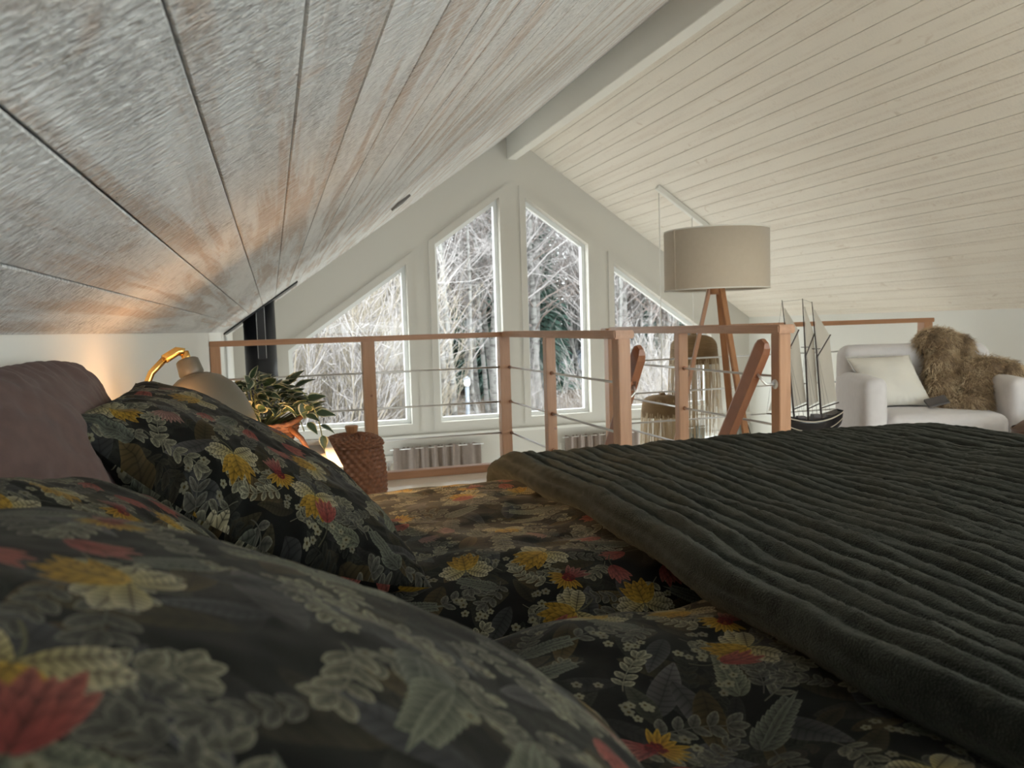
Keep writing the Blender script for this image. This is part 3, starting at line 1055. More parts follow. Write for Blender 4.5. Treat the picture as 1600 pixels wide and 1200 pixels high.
# ------------------------------------------------------------------ tripod floor lamp
LX, LY = 2.80, 4.62
lamp = thing('floor_lamp', 'tripod floor lamp with a wide greige drum shade behind the stair railing', 'lamp', (LX, LY, 0))
sh = MB().lathe([(0.335, 1.218), (0.335, 1.60), (0.331, 1.60), (0.331, 1.218), (0.335, 1.218)], 64).obj('lamp_shade', M['shade'], lamp, True, fix=False)
MB().lathe([(0.3365, 1.216), (0.3365, 1.224), (0.3295, 1.224), (0.3295, 1.216), (0.3365, 1.216)], 64).obj('shade_rim', M['lace'], sh, True, fix=False)
MB().lathe([(0.3365, 1.594), (0.3365, 1.602), (0.3295, 1.602), (0.3295, 1.594), (0.3365, 1.594)], 64).obj('shade_rim', M['lace'], sh, True, fix=False)
MB().box(-0.3345, -0.327, -0.060, -0.050, 1.222, 1.596).obj('shade_seam', M['shade'], sh)
view = math.atan2(LX, LY)
for az in (-80, 40, 160):
    a = math.radians(az)
    # angle measured across the line of sight
    dx = math.sin(a) * math.cos(view) - math.cos(a) * math.sin(view)
    dy = -math.sin(a) * math.sin(view) - math.cos(a) * math.cos(view)
    MB().bar((dx * 0.045, dy * 0.045, 1.235), (dx * 0.33, dy * 0.33, 0.0), 0.042, 0.024, (dx, dy, 0)).obj('leg', M['walnut'], lamp, bevel=0.003)
MB().tube([(0, 0, 1.19), (0, 0, 1.245)], 0.05, 24).obj('hub', M['walnut'], lamp, True)
MB().tube([(0, 0, 1.24), (0, 0, 1.42)], 0.012, 12).obj('lamp_holder', M['satin'], lamp, True)
for k in range(3):
    a = k * 2 * PI / 3
    MB().bar((0, 0, 1.41), (0.333 * math.cos(a), 0.333 * math.sin(a), 1.41), 0.004, 0.004).obj('shade_spoke', M['satin'], lamp)
MB().tube([(0.03, -0.02, 1.19), (0.06, -0.035, 0.95), (0.10, -0.05, 0.75), (0.12, -0.05, 0.5), (0.20, -0.05, 0.3), (0.27, -0.02, 0.12), (0.36, 0.05, 0.012), (0.6, 0.2, 0.006)], 0.0035, 6).obj('power_cord', M['cord'], lamp, True)

# ------------------------------------------------------------------ armchair and what lies on it
CW, CD = 0.93, 0.84
chair_loc = (3.336, 3.885, 0.0)
chair = thing('armchair', 'white slipcovered armchair with low rounded arms beside the model ship', 'armchair', chair_loc, math.radians(-27))


def soft_box(x0, x1, y0, y1, z0, z1, r, name, m, parent, seed=0, puff=0.0):
    bm = bmesh.new()
    bmesh.ops.create_cube(bm, size=1)
    for v in bm.verts:
        v.co = Vector(((x0 + x1) / 2 + v.co.x * (x1 - x0), (y0 + y1) / 2 + v.co.y * (y1 - y0), (z0 + z1) / 2 + v.co.z * (z1 - z0)))
    bmesh.ops.bevel(bm, geom=list(bm.edges), offset=r, segments=4, affect='EDGES', profile=0.5)
    bmesh.ops.subdivide_edges(bm, edges=[e for e in bm.edges if e.calc_length() > 0.12], cuts=6, use_grid_fill=True)
    c = Vector(((x0 + x1) / 2, (y0 + y1) / 2, (z0 + z1) / 2))
    h = Vector(((x1 - x0) / 2, (y1 - y0) / 2, (z1 - z0) / 2))
    for v in bm.verts:
        d = v.co - c
        n_ = noise.noise(v.co * 6 + Vector((seed, 0, 0)))
        q = [min(1, abs(d[i]) / h[i]) for i in range(3)]
        for i in range(3):
            j, k = (i + 1) % 3, (i + 2) % 3
            if q[i] > 0.95:
                v.co[i] += math.copysign(1, d[i]) * (puff * (1 - q[j] ** 2) * (1 - q[k] ** 2) + n_ * 0.006)
    bmesh.ops.recalc_face_normals(bm, faces=bm.faces)
    me = bpy.data.meshes.new(name)
    bm.to_mesh(me)
    bm.free()
    me.polygons.foreach_set('use_smooth', [True] * len(me.polygons))
    return link(name, me, m, parent)


soft_box(0.0, 0.135, 0.0, 0.80, 0.03, 0.645, 0.045, 'armrest', M['sofa'], chair, 1, 0.008)
soft_box(CW - 0.135, CW, 0.0, 0.80, 0.03, 0.635, 0.045, 'armrest', M['sofa'], chair, 2, 0.008)
soft_box(0.01, CW - 0.01, 0.60, CD, 0.03, 0.82, 0.07, 'backrest', M['sofa'], chair, 3, 0.01)
soft_box(0.132, CW - 0.132, 0.02, 0.62, 0.03, 0.25, 0.02, 'seat_base', M['sofa'], chair, 4)
soft_box(0.139, CW - 0.139, -0.012, 0.62, 0.255, 0.43, 0.05, 'seat_cushion', M['sofa'], chair, 5, 0.02)
for x in (0.05, CW - 0.05):
    for y in (0.05, CD - 0.06):
        MB().lathe([(0.0, 0), (0.018, 0), (0.022, 0.035), (0.0, 0.035)], 12, (x, y, 0)).obj('foot', M['spar'], chair, True)
C33 = Matrix.Translation(chair_loc) @ Matrix.Rotation(math.radians(-27), 4, 'Z')

# ------------------------------------------------------------------ pillows
def pillow_mesh(name, c, thick, wr=0.004, seed=0, nu=90, nv=80, sag=0.0, corner=0.10, scale=1.0, flat_back=0.75, uvoff=(0, 0), pinch=0.06, drop=0.0, rnd=0.0):
    """c: corners a(u0v0) b(u1v0) c(u1v1) d(u0v1); the front bulges towards the normal"""
    a, b_, cc, d = [np.array(p, float) for p in c]
    u = np.linspace(0, 1, nu)
    v = np.linspace(0, 1, nv)
    Uq, Vq = np.meshgrid(u, v, indexing='ij')
    s, t = 2 * Uq - 1, 2 * Vq - 1
    # sides pull in between the corners
    s2 = s * (1 - pinch * (1 - t ** 2) * np.abs(s))
    t2 = t * (1 - pinch * (1 - s ** 2) * np.abs(t))
    s2, t2 = s2 * np.sqrt(1 - rnd * t ** 2 / 2), t2 * np.sqrt(1 - rnd * s ** 2 / 2)
    uu, vv = ((s2 + 1) / 2)[..., None], ((t2 + 1) / 2)[..., None]
    P = a * (1 - uu) * (1 - vv) + b_ * uu * (1 - vv) + cc * uu * vv + d * (1 - uu) * vv
    nrm = np.cross(b_ - a, d - a)
    nrm /= np.linalg.norm(nrm)
    prof = ((1 - np.abs(s) ** 2.6) * (1 - np.abs(t) ** 2.6)) ** 0.55
    Lu, Lv = np.linalg.norm(b_ - a), np.linalg.norm(d - a)
    w = fbm(Uq * Lu * 14, Vq * Lv * 14, seed, 3) * wr
    # creases run out from the seam
    edge = np.exp(-((1 - np.abs(s)) / 0.18) ** 2) + np.exp(-((1 - np.abs(t)) / 0.18) ** 2)
    w2 = np.sin((Vq * Lv + fbm(Uq * 4, Vq * 4, seed + 5, 2) * 0.03) * 150) * wr * 0.8 * np.exp(-((1 - np.abs(s)) / 0.2) ** 2)
    w2 += np.sin((Uq * Lu + fbm(Uq * 4, Vq * 4, seed + 6, 2) * 0.03) * 150) * wr * 0.8 * np.exp(-((1 - np.abs(t)) / 0.2) ** 2)
    hgt = thick * prof + (w + w2) * np.clip(prof * 3, 0, 1)
    F = P + nrm * hgt[..., None]
    B = P - nrm * (hgt * flat_back)[..., None]
    F[..., 2] -= sag * (1 - s ** 2) * (1 - t ** 2)
    hang = drop * (1 - t ** 2) * ((1 - s) / 2) ** 2
    F[..., 2] -= hang
    B[..., 2] -= hang
    V = np.concatenate([F.reshape(-1, 3), B.reshape(-1, 3)])
    fs = np.concatenate([grid_faces(nu, nv), grid_faces(nu, nv, nu * nv, True)])
    uv = np.stack([Uq * Lu * 1.06 * scale + uvoff[0], Vq * Lv * 1.06 * scale + uvoff[1]], -1).reshape(-1, 2)
    uv = np.concatenate([uv, uv + 0.21])
    me = np_mesh(name, V, fs, uv)
    bm = bmesh.new()
    bm.from_mesh(me)
    bmesh.ops.remove_doubles(bm, verts=bm.verts, dist=1e-5)
    bmesh.ops.recalc_face_normals(bm, faces=bm.faces)
    bm.to_mesh(me)
    bm.free()
    return me


# cream cushion on the armchair, leaning on the left arm and back
pc = [tuple(C33 @ Vector(p)) for p in ((0.13, 0.42, 0.66), (0.12, 0.42, 0.655), (0.55, 0.40, 0.48), (0.42, 0.56, 0.80))]
cpts = [tuple(C33 @ Vector(p)) for p in ((0.15, 0.34, 0.445), (0.48, 0.30, 0.45), (0.40, 0.53, 0.76), (0.02, 0.56, 0.745))]
tag(link('throw_cushion', pillow_mesh('throw_cushion', cpts, 0.075, 0.003, 5, 40, 40), M['lace']), 'cream square cushion with a beaded edge leaning in the left corner of the armchair', 'cushion')
cush = bpy.data.objects['throw_cushion']
bead = MB()
for i in range(42):
    p = Vector(cpts[3]).lerp(Vector(cpts[2]), i / 41) if i < 26 else Vector(cpts[3]).lerp(Vector(cpts[0]), (i - 25) / 34)
    q = p + Vector((0, 0, 0.004 + 0.003 * random.random()))
    bead.lathe([(0.0005, -0.005), (0.005, 0), (0.0005, 0.005)], 6, q)
bead.obj('beaded_edge', M['trim'], cush, True)['kind'] = 'stuff'

# ------------------------------------------------------------------ fur throw
def fur_throw():
    bm = bmesh.new()
    lumps = [((0.60, 0.64, 0.82), (0.135, 0.14, 0.11)), ((0.68, 0.64, 0.79), (0.14, 0.13, 0.10)), ((0.58, 0.48, 0.65), (0.10, 0.10, 0.15)), ((0.55, 0.38, 0.53), (0.085, 0.09, 0.11)),
             ((0.74, 0.50, 0.62), (0.14, 0.17, 0.13)), ((0.74, 0.38, 0.54), (0.14, 0.15, 0.12)), ((0.67, 0.27, 0.47), (0.13, 0.12, 0.065)),
             ((0.84, 0.44, 0.66), (0.12, 0.15, 0.08)), ((0.92, 0.40, 0.65), (0.085, 0.13, 0.07)), ((0.965, 0.38, 0.60), (0.05, 0.11, 0.07)), ((0.58, 0.22, 0.445), (0.11, 0.06, 0.04))]
    for c, r in lumps:
        mtx = Matrix.Translation(c) @ Matrix.Diagonal((*r, 1))
        bmesh.ops.create_icosphere(bm, subdivisions=3, radius=1, matrix=mtx)
    me = bpy.data.meshes.new('tmp_fur')
    bm.to_mesh(me)
    bm.free()
    tmp = bpy.data.objects.new('tmp_fur', me)
    COL.objects.link(tmp)
    md = tmp.modifiers.new('r', 'REMESH')
    md.mode = 'VOXEL'
    md.voxel_size = 0.016
    ms = tmp.modifiers.new('s', 'SMOOTH')
    ms.iterations = 6
    dg = bpy.context.evaluated_depsgraph_get()
    me2 = bpy.data.meshes.new_from_object(tmp.evaluated_get(dg))
    bpy.data.objects.remove(tmp)
    me2.name = 'hide'
    me2.transform(C33)
    me2.materials.clear()
    me2.materials.append(M['fur2'])
    me2.polygons.foreach_set('use_smooth', [True] * len(me2.polygons))
    root = tag(link('sheepskin', me2), 'shaggy brown sheepskin draped over the back and right arm of the armchair', 'sheepskin')
    nv = len(me2.polygons)
    cen = np.empty(nv * 3, np.float32)
    nor = np.empty(nv * 3, np.float32)
    me2.polygons.foreach_get('center', cen)
    me2.polygons.foreach_get('normal', nor)
    cen, nor = cen.reshape(-1, 3), nor.reshape(-1, 3)
    K = 26000
    idx = rng.integers(0, nv, K)
    P = cen[idx] + rng.normal(0, 0.007, (K, 3))
    Nn = nor[idx]
    D = Nn * 0.75 + np.array([0.12, -0.2, -0.55]) + rng.normal(0, 0.38, (K, 3))
    clump = np.stack([fbm(P[:, 0] * 30, P[:, 1] * 30 + P[:, 2] * 30, s_, 2) for s_ in (1, 2, 3)], -1)
    D += clump * 0.5
    D /= np.linalg.norm(D, axis=1)[:, None]
    ln = rng.uniform(0.018, 0.045, K)[:, None]
    side = np.cross(D, rng.normal(0, 1, (K, 3)))
    side /= np.linalg.norm(side, axis=1)[:, None]
    w = 0.0011
    mid = P + D * ln * 0.55 + np.array([0, 0, -0.004])
    tip = P + D * ln + np.array([0, 0, -0.014])
    V = np.stack([P - side * w, P + side * w, mid + side * w * 0.8, mid - side * w * 0.8, tip + side * w * 0.2, tip - side * w * 0.2], 1).reshape(-1, 3)
    base = np.arange(K)[:, None] * 6
    F = np.concatenate([base + np.array([0, 1, 2, 3]), base + np.array([3, 2, 4, 5])])
    fm = np_mesh('fur', V, F, smooth=False)
    f = link('fur', fm, M['fur'], root)
    f['kind'] = 'stuff'


N, L, b = nodes_of(M['fur'])
L.new(ramp(N, L, noise_tex(N, L, coords(N, L, (1, 1, 1), False), 11, 4, 0.6), [(0.30, (0.14, 0.09, 0.05)), (0.46, (0.44, 0.31, 0.18)), (0.64, (0.66, 0.52, 0.34))]), b.inputs['Base Color'])
fur_throw()
bk = MB().box(-0.06, 0.06, -0.04, 0.04, -0.008, 0.008).obj('book', M['book'], bevel=0.003)
tag(bk, 'small dark grey book tilted on the armchair seat against the sheepskin', 'book')
MB().box(-0.057, 0.061, -0.041, 0.037, -0.005, 0.005).obj('pages', M['vent'], bk)
bk.matrix_world = C33 @ Matrix.Translation((0.46, 0.20, 0.49)) @ Matrix.Rotation(math.radians(-14), 4, 'Y') @ Matrix.Rotation(math.radians(28), 4, 'X')

po = thing('pouf', 'brown leather pouf at the right side of the armchair', 'pouf', (3.96, 3.15, 0))
MB().lathe([(0.0, 0.0), (0.18, 0.0), (0.225, 0.05), (0.24, 0.22), (0.225, 0.39), (0.18, 0.43), (0.0, 0.44)], 32).obj('leather_body', M['leather'], po, True)
MB().lathe([(0.226, 0.382), (0.232, 0.39), (0.226, 0.398)], 32).obj('welt', M['leather'], po, True, fix=False)

# ------------------------------------------------------------------ model ship (bow towards the railing)
ship = thing('model_ship', 'three masted model schooner with grey sails and a black hull between railing and armchair', 'model ship', (3.13, 4.11, 0.0), math.radians(-12))
# local: x from bow (-) to stern (+)
HL, Z0 = 0.19, 0.27
nx, ny = 33, 15
V, Fh = [], []
for i in range(nx):
    t = -1 + 2 * i / (nx - 1)
    x = t * HL
    beam = 0.075 * (1 - max(0, -t) ** 2.4) * (1 - 0.45 * max(0, t) ** 3)
    sheer = 0.135 + 0.035 * t * t + 0.012 * max(0, t)
    keel = 0.0 + 0.085 * max(0, -t) ** 3 + 0.09 * max(0, t) ** 2.5
    for j in range(ny):
        s = -1 + 2 * j / (ny - 1)
        yy = beam * (abs(s) ** 0.55) * math.copysign(1, s)
        zz = keel + (sheer - keel) * abs(s) ** 1.5
        V.append((x, yy, Z0 + zz))
fh = [tuple(int(k) for k in f) for f in grid_faces(nx, ny)]
hull = MB().add(V, fh)
n0 = len(hull.v)
# deck
dk = []
for i in range(nx):
    hull.v.append((V[i * ny][0], 0, V[i * ny][2] - 0.012))
for i in range(nx - 1):
    hull.f += [(i * ny, (i + 1) * ny, n0 + i + 1, n0 + i), (i * ny + ny - 1, n0 + i, n0 + i + 1, (i + 1) * ny + ny - 1)]
hull.f.append(tuple(range((nx - 1) * ny, nx * ny)))
ho = hull.obj('hull', M['hull'], ship, True)
for frac, r_ in ((0.93, 0.004), (0.60, 0.0028)):
    for sgn in (-1, 1):
        pts = []
        for i in range(nx):
            s = frac * sgn
            t = -1 + 2 * i / (nx - 1)
            beam = 0.075 * (1 - max(0, -t) ** 2.4) * (1 - 0.45 * max(0, t) ** 3)
            sheer = 0.135 + 0.035 * t * t + 0.012 * max(0, t)
            keel = 0.085 * max(0, -t) ** 3 + 0.09 * max(0, t) ** 2.5
            pts.append((t * HL, beam * frac ** 0.55 * sgn * 1.01, Z0 + keel + (sheer - keel) * frac ** 1.5))
        MB().tube(pts, r_, 6).obj('hull_stripe', M['hull_line'], ho, True)
dz = Z0 + 0.13
MB().box(-0.085, -0.035, -0.02, 0.02, dz - 0.01, dz + 0.022).obj('deck_house', M['spar'], ship, bevel=0.003)
MB().box(0.01, 0.06, -0.026, 0.026, dz - 0.01, dz + 0.03).obj('deck_house', M['spar'], ship, bevel=0.003)
MB().box(0.10, 0.14, -0.02, 0.02, dz, dz + 0.025).obj('deck_house', M['spar'], ship, bevel=0.003)
MB().tube([(-HL + 0.03, 0, dz + 0.03), (-HL - 0.085, 0, dz + 0.045)], [0.007, 0.003], 8).obj('bowsprit', M['spar'], ship, True)
masts = ((-0.10, 1.13, -0.075), (-0.012, 1.135, -0.035), (0.072, 1.115, -0.06))
for k, (mx, zt, rake) in enumerate(masts):
    zm = dz + (zt - dz) * 0.6
    mo = MB().tube([(mx, 0, dz - 0.01), (mx + rake * 0.55, 0, zm), (mx + rake, 0, zt)], [0.007, 0.0055, 0.002], 8).obj('mast', M['spar'], ship, True)
    MB().bar((mx + rake * 0.55 - 0.02, 0, zm), (mx + rake * 0.55 + 0.02, 0, zm), 0.03, 0.004).obj('crosstree', M['spar'], mo)


def sail(pts, bow, nm='sail'):
    """four-cornered sail: pts tack, clew, peak, throat"""
    a, b_, c, d = [np.array(p, float) for p in pts]
    n = 14
    u, v = np.meshgrid(np.linspace(0, 1, n), np.linspace(0, 1, n), indexing='ij')
    P = a * ((1 - u) * (1 - v))[..., None] + b_ * (u * (1 - v))[..., None] + c * (u * v)[..., None] + d * ((1 - u) * v)[..., None]
    P[..., 1] += bow * np.sin(PI * u) * (0.4 + 0.6 * np.sin(PI * v)) + 0.002 * np.sin(u * 40)
    return link(nm, np_mesh(nm, P.reshape(-1, 3), grid_faces(n, n)), M['sail'], ship)


for k, (mx, zt, rake) in enumerate(masts):
    wd = (0.085, 0.07, 0.105)[k]
    zb, zg = dz + 0.075, dz + (zt - dz) * (0.52 if k else 0.56)
    fx = lambda z: mx + rake * (z - dz) / (zt - dz) + 0.008
    sail([(fx(zb), 0, zb), (fx(zb) + wd, 0.02, zb + 0.03), (fx(zg) + wd * 0.80, 0.02, zg + 0.125), (fx(zg), 0, zg)], 0.018)
    sail([(fx(zg + 0.02), 0, zg + 0.02), (fx(zg) + wd * 0.76, 0.015, zg + 0.14), (fx(zt - 0.06) + 0.004, 0, zt - 0.045), (fx(zt - 0.06), 0, zt - 0.06)], 0.01, 'topsail')
    MB().tube([(fx(zb) - 0.008, 0, zb - 0.012), (fx(zb) + wd + 0.012, 0.02, zb + 0.018)], 0.004, 6).obj('boom', M['spar'], ship, True)
    MB().tube([(fx(zg) - 0.006, 0, zg + 0.004), (fx(zg) + wd * 0.86, 0.02, zg + 0.14)], 0.004, 6).obj('gaff', M['spar'], ship, True)
for k in range(2):
    q = -HL - 0.08 + k * 0.05
    sail([(q + 0.004, 0, dz + 0.06 - k * 0.01), (-0.112, 0.015, dz + 0.07), (-0.135, 0.0, dz + 0.42 - k * 0.08), (-0.138, 0, dz + 0.44 - k * 0.08)], 0.012, 'jib')
rg = MB()
for (mx, zt, rake) in masts:
    zm = dz + (zt - dz) * 0.6
    for s in (-1, 1):
        for q in (-0.03, 0.0, 0.03):
            rg.tube([(mx + q, s * 0.066, dz + 0.015), (mx + rake * 0.55, 0, zm)], 0.0008, 3, False)
rg.tube([(-HL - 0.085, 0, dz + 0.045), (masts[0][0] + masts[0][2], 0, 1.12)], 0.0008, 3, False)
rg.tube([(masts[0][0] + masts[0][2], 0, 1.12), (masts[1][0] + masts[1][2], 0, 1.13), (masts[2][0] + masts[2][2], 0, 1.11)], 0.0008, 3, False)
rg.obj('rigging', M['spar'], ship, fix=False)['kind'] = 'stuff'
MB().box(-0.14, 0.20, -0.05, 0.05, 0.0, 0.018).obj('stand_base', M['spar'], ship, bevel=0.004)
for x in (-0.07, 0.07):
    MB().bar((x, 0, 0.015), (x, 0, 0.25), 0.012, 0.012, (1, 0, 0)).obj('stand_post', M['spar'], ship)
    MB().bar((x, -0.05, 0.30), (x, 0.0, 0.262), 0.012, 0.012).bar((x, 0.05, 0.30), (x, 0.0, 0.262), 0.012, 0.012).obj('stand_fork', M['spar'], ship)

# ------------------------------------------------------------------ wicker hamper on the floor beyond the bed
hp = thing('wicker_hamper', 'tall lidded wicker hamper with a wooden knob standing beyond the bed', 'hamper', (0.385, 4.32, 0.0))
na, nz_ = 180, 132
th = np.linspace(0, 2 * PI, na + 1)
zz = np.linspace(0, 1, nz_)
A_, Z_ = np.meshgrid(th, zz, indexing='ij')


def hamper_r(t):
    return 0.148 + 0.022 * np.sin(PI * np.clip(t, 0, 1) * 0.95)


H = 0.395
rows, stakes = 17, 26
row = np.floor(Z_ * rows)
frac = Z_ * rows - row
wv = np.sqrt(np.clip(1 - (2 * frac - 1) ** 2, 0, 1)) * 0.010 * (0.5 + 0.7 * np.sin(A_ * stakes + PI * (row % 2)))
Rr = hamper_r(Z_) + wv
V = np.stack([Rr * np.cos(A_), Rr * np.sin(A_), Z_ * H + 0.01], -1).reshape(-1, 3)
link('woven_body', np_mesh('woven_body', V, grid_faces(na + 1, nz_)), M['wicker2'], hp)
MB().lathe([(0.0, 0.002), (0.15, 0.002), (0.155, 0.012)], 40).obj('bottom', M['wicker2'], hp, True)
tl = np.linspace(0, 1, 70)
A_, T_ = np.meshgrid(th, tl, indexing='ij')
ang = T_ * PI / 2
rl = 0.162 * np.sin(ang) ** 0.8
zl = 0.062 * np.cos(ang) ** 0.9
row = np.floor(T_ * 8)
frac = T_ * 8 - row
wv = np.sqrt(np.clip(1 - (2 * frac - 1) ** 2, 0, 1)) * 0.010 * (0.5 + 0.7 * np.sin(A_ * 26 + PI * (row % 2)))
Rr = rl + wv * np.sin(ang)
V = np.stack([Rr * np.cos(A_), Rr * np.sin(A_), H + 0.012 + zl + wv * np.cos(ang)], -1).reshape(-1, 3)
lid = link('lid', np_mesh('lid', V, grid_faces(na + 1, 70)), M['wicker2'], hp)
kn = MB().lathe([(0.0, 0.0), (0.027, 0.0), (0.029, 0.02), (0.036, 0.052), (0.033, 0.059), (0.0, 0.061)], 10).obj('knob', M['walnut'], lid)
kn.location = (0, 0, H + 0.064)

# ------------------------------------------------------------------ bedside table, desk lamp, plant
ns = thing('bedside_table', 'white bedside table with a rimmed top between the bed and the railing', 'bedside table', (0, 0, 0))
NX0, NX1, NY0, NY1, NZ = -0.372, 0.153, 1.99, 2.55, 0.688
MB().box(NX0, NX1, NY0, NY1, NZ - 0.03, NZ - 0.012).obj('top', M['stone'], ns)
ring(MB(), [(NX0, NY0), (NX1, NY0), (NX1, NY1), (NX0, NY1)], [(NX0 + 0.024, NY0 + 0.024), (NX1 - 0.024, NY0 + 0.024), (NX1 - 0.024, NY1 - 0.024), (NX0 + 0.024, NY1 - 0.024)], -NZ - 0.004, -NZ + 0.03)
rm = MB()
for a in ((NX0, NX1, NY0, NY0 + 0.022), (NX0, NX1, NY1 - 0.022, NY1), (NX0, NX0 + 0.022, NY0 + 0.022, NY1 - 0.022), (NX1 - 0.022, NX1, NY0 + 0.022, NY1 - 0.022)):
    rm.box(*a, NZ - 0.032, NZ + 0.004)
rm.obj('rim', M['white_ns'], ns)
for x in (NX0 + 0.02, NX1 - 0.02):
    for y in (NY0 + 0.02, NY1 - 0.02):
        MB().box(x - 0.018, x + 0.018, y - 0.018, y + 0.018, 0.0, NZ - 0.032).obj('leg', M['white_ns'], ns)
MB().box(NX0 + 0.01, NX1 - 0.01, NY0 + 0.01, NY1 - 0.01, 0.25, 0.265).obj('shelf', M['white_ns'], ns)

# desk lamp: weighted base, bent brass tube, enamel head
dl = thing('desk_lamp', 'sage enamel desk lamp with a bent brass arm glowing on the bedside table', 'lamp', (0, 0, 0))
bx, by = -0.306, 2.10
MB().lathe([(0.0, 0.0), (0.045, 0.0), (0.045, 0.012), (0.012, 0.018), (0.0, 0.018)], 32, (bx, by, NZ - 0.011)).obj('base', M['brass'], dl, True)
hx, hy, hz = -0.216, 2.14, 0.986
arm = [(bx, by, NZ), (bx, by, 0.86), (bx + 0.004, by, 0.90), (bx + 0.02, by + 0.008, 0.94), (bx + 0.05, by + 0.02, 0.972), (hx - 0.012, hy, hz + 0.004)]
MB().tube(arm[:5], 0.0085, 12).obj('arm', M['brass'], dl, True)
MB().tube([arm[4], arm[5], (hx + 0.004, hy, hz)], 0.0115, 14).obj('arm_sleeve', M['brass'], dl, True)
ax = Vector((0.27, -0.22, -0.93)).normalized()
hm = Matrix.Translation((hx + 0.006, hy, hz - 0.006)) @ ax.to_track_quat('-Z', 'Y').to_matrix().to_4x4()
MB().tube([(0, 0, 0.008), (0, 0, -0.02)], 0.011, 12).obj('swivel', M['brass'], dl, True)
nk = MB().lathe([(0.0, -0.012), (0.022, -0.012), (0.027, -0.016), (0.030, -0.05), (0.026, -0.058), (0.024, -0.060)], 32).obj('neck', M['lamp_green'], dl, True)
hd = MB().lathe([(0.022, -0.056), (0.040, -0.060), (0.066, -0.076), (0.090, -0.106), (0.104, -0.145), (0.110, -0.19), (0.112, -0.215), (0.110, -0.215), (0.108, -0.19), (0.102, -0.145), (0.088, -0.108), (0.064, -0.079), (0.022, -0.062)], 48).obj('head', M['lamp_green'], dl, True, fix=False)
sw = MB().box(-0.010, 0.010, -0.0315, -0.027, -0.046, -0.026).obj('switch_plate', M['brass'], dl, bevel=0.002)
bl = MB().lathe([(0.0, -0.07), (0.012, -0.075), (0.028, -0.105), (0.022, -0.13), (0.0, -0.138)], 20).obj('bulb', M['bulb'], dl, True)
for o in (nk, hd, sw, bl, bpy.data.objects['swivel']):
    o.matrix_local = hm


def point(name, loc, power, r=0.02, col=(1.0, 0.62, 0.30)):
    l = bpy.data.lights.new(name, 'POINT')
    l.energy, l.color, l.shadow_soft_size = power, col, r
    o = bpy.data.objects.new(name, l)
    o.location = loc
    COL.objects.link(o)
    return o


point('lamp_bulb_light', hm @ Vector((0, 0, -0.160)), 34.0, 0.02)
point('lamp_spill_light', (-0.235, 1.99, 0.90), 0.6, 0.05, (1.0, 0.52, 0.22))

# plant in a wicker bowl
pb = thing('plant_basket', 'low brown wicker bowl with looped handles holding the trailing plant', 'basket', (-0.050, 2.40, NZ - 0.011))
na, nz_ = 150, 60
th = np.linspace(0, 2 * PI, na + 1)
A_, Z_ = np.meshgrid(th, np.linspace(0, 1, nz_), indexing='ij')
row = np.floor(Z_ * 9)
frac = Z_ * 9 - row
wv = np.sqrt(np.clip(1 - (2 * frac - 1) ** 2, 0, 1)) * 0.005 * (0.6 + 0.6 * np.sin(A_ * 24 + PI * (row % 2)))
Rr = 0.062 + 0.045 * np.sin(Z_ * PI / 2) + wv
V = np.stack([Rr * np.cos(A_) * 1.05, Rr * np.sin(A_) * 0.9, 0.008 + Z_ * 0.088], -1).reshape(-1, 3)
link('woven_bowl', np_mesh('woven_bowl', V, grid_faces(na + 1, nz_)), M['wicker'], pb)
MB().lathe([(0.0, 0.0), (0.066, 0.0), (0.068, 0.012), (0, 0.012)], 32).obj('foot', M['wicker'], pb, True)
for s in (-1, 1):
    pts = []
    for i in range(15):
        t = i / 14
        pts.append((s * (0.055 + 0.085 * math.sin(t * PI) ** 0.6), -0.075 + 0.16 * t, 0.085 + 0.035 * math.sin(t * PI)))
    MB().tube(pts, 0.0075, 8).obj('handle', M['wicker'], pb, True)
MB().tube([(0.07, -0.05, 0.095), (0.115, -0.08, 0.05), (0.135, -0.09, 0.012)], [0.009, 0.008, 0.006], 8).obj('handle', M['wicker'], pb, True)

pp = thing('trailing_plant', 'leafy trailing plant with cream edged dark leaves in the wicker bowl', 'plant', (-0.050, 2.40, NZ + 0.075))
MB().lathe([(0.0, -0.06), (0.07, -0.055), (0.09, -0.005), (0.0, 0.004)], 24).obj('soil', M['soil'], pp, True)
# one leaf mesh, u = distance from midrib
nl, nw = 9, 7
LV, LU = [], []
for i in range(nl):
    t = i / (nl - 1)
    hw = 0.36 * math.sin(PI * t ** 0.75) ** 0.8 * (1 - 0.25 * t)
    for j in range(nw):
        s = -1 + 2 * j / (nw - 1)
        LV.append((s * hw, t, -0.22 * t * t + 0.10 * abs(s) * hw * 2 + 0.015 * math.sin(9 * t + 2 * s)))
        LU.append((abs(s), t))
leaf_me = np_mesh('leaf', LV, grid_faces(nl, nw), LU)
leaf_me.materials.append(M['leaf'])


def add_leaf(base, direction, size, tilt):
    o = link('leaf', leaf_me, None, pp)
    d = Vector(direction).normalized()
    side = d.cross(Vector((0, 0, 1)))
    side = side.normalized() if side.length > 1e-4 else Vector((1, 0, 0))
    nrm = side.cross(d)
    q = Matrix((side, d, nrm)).transposed().to_4x4()
    o.matrix_local = Matrix.Translation(base) @ q @ Matrix.Rotation(tilt, 4, 'Y') @ Matrix.Scale(size, 4)
    return o


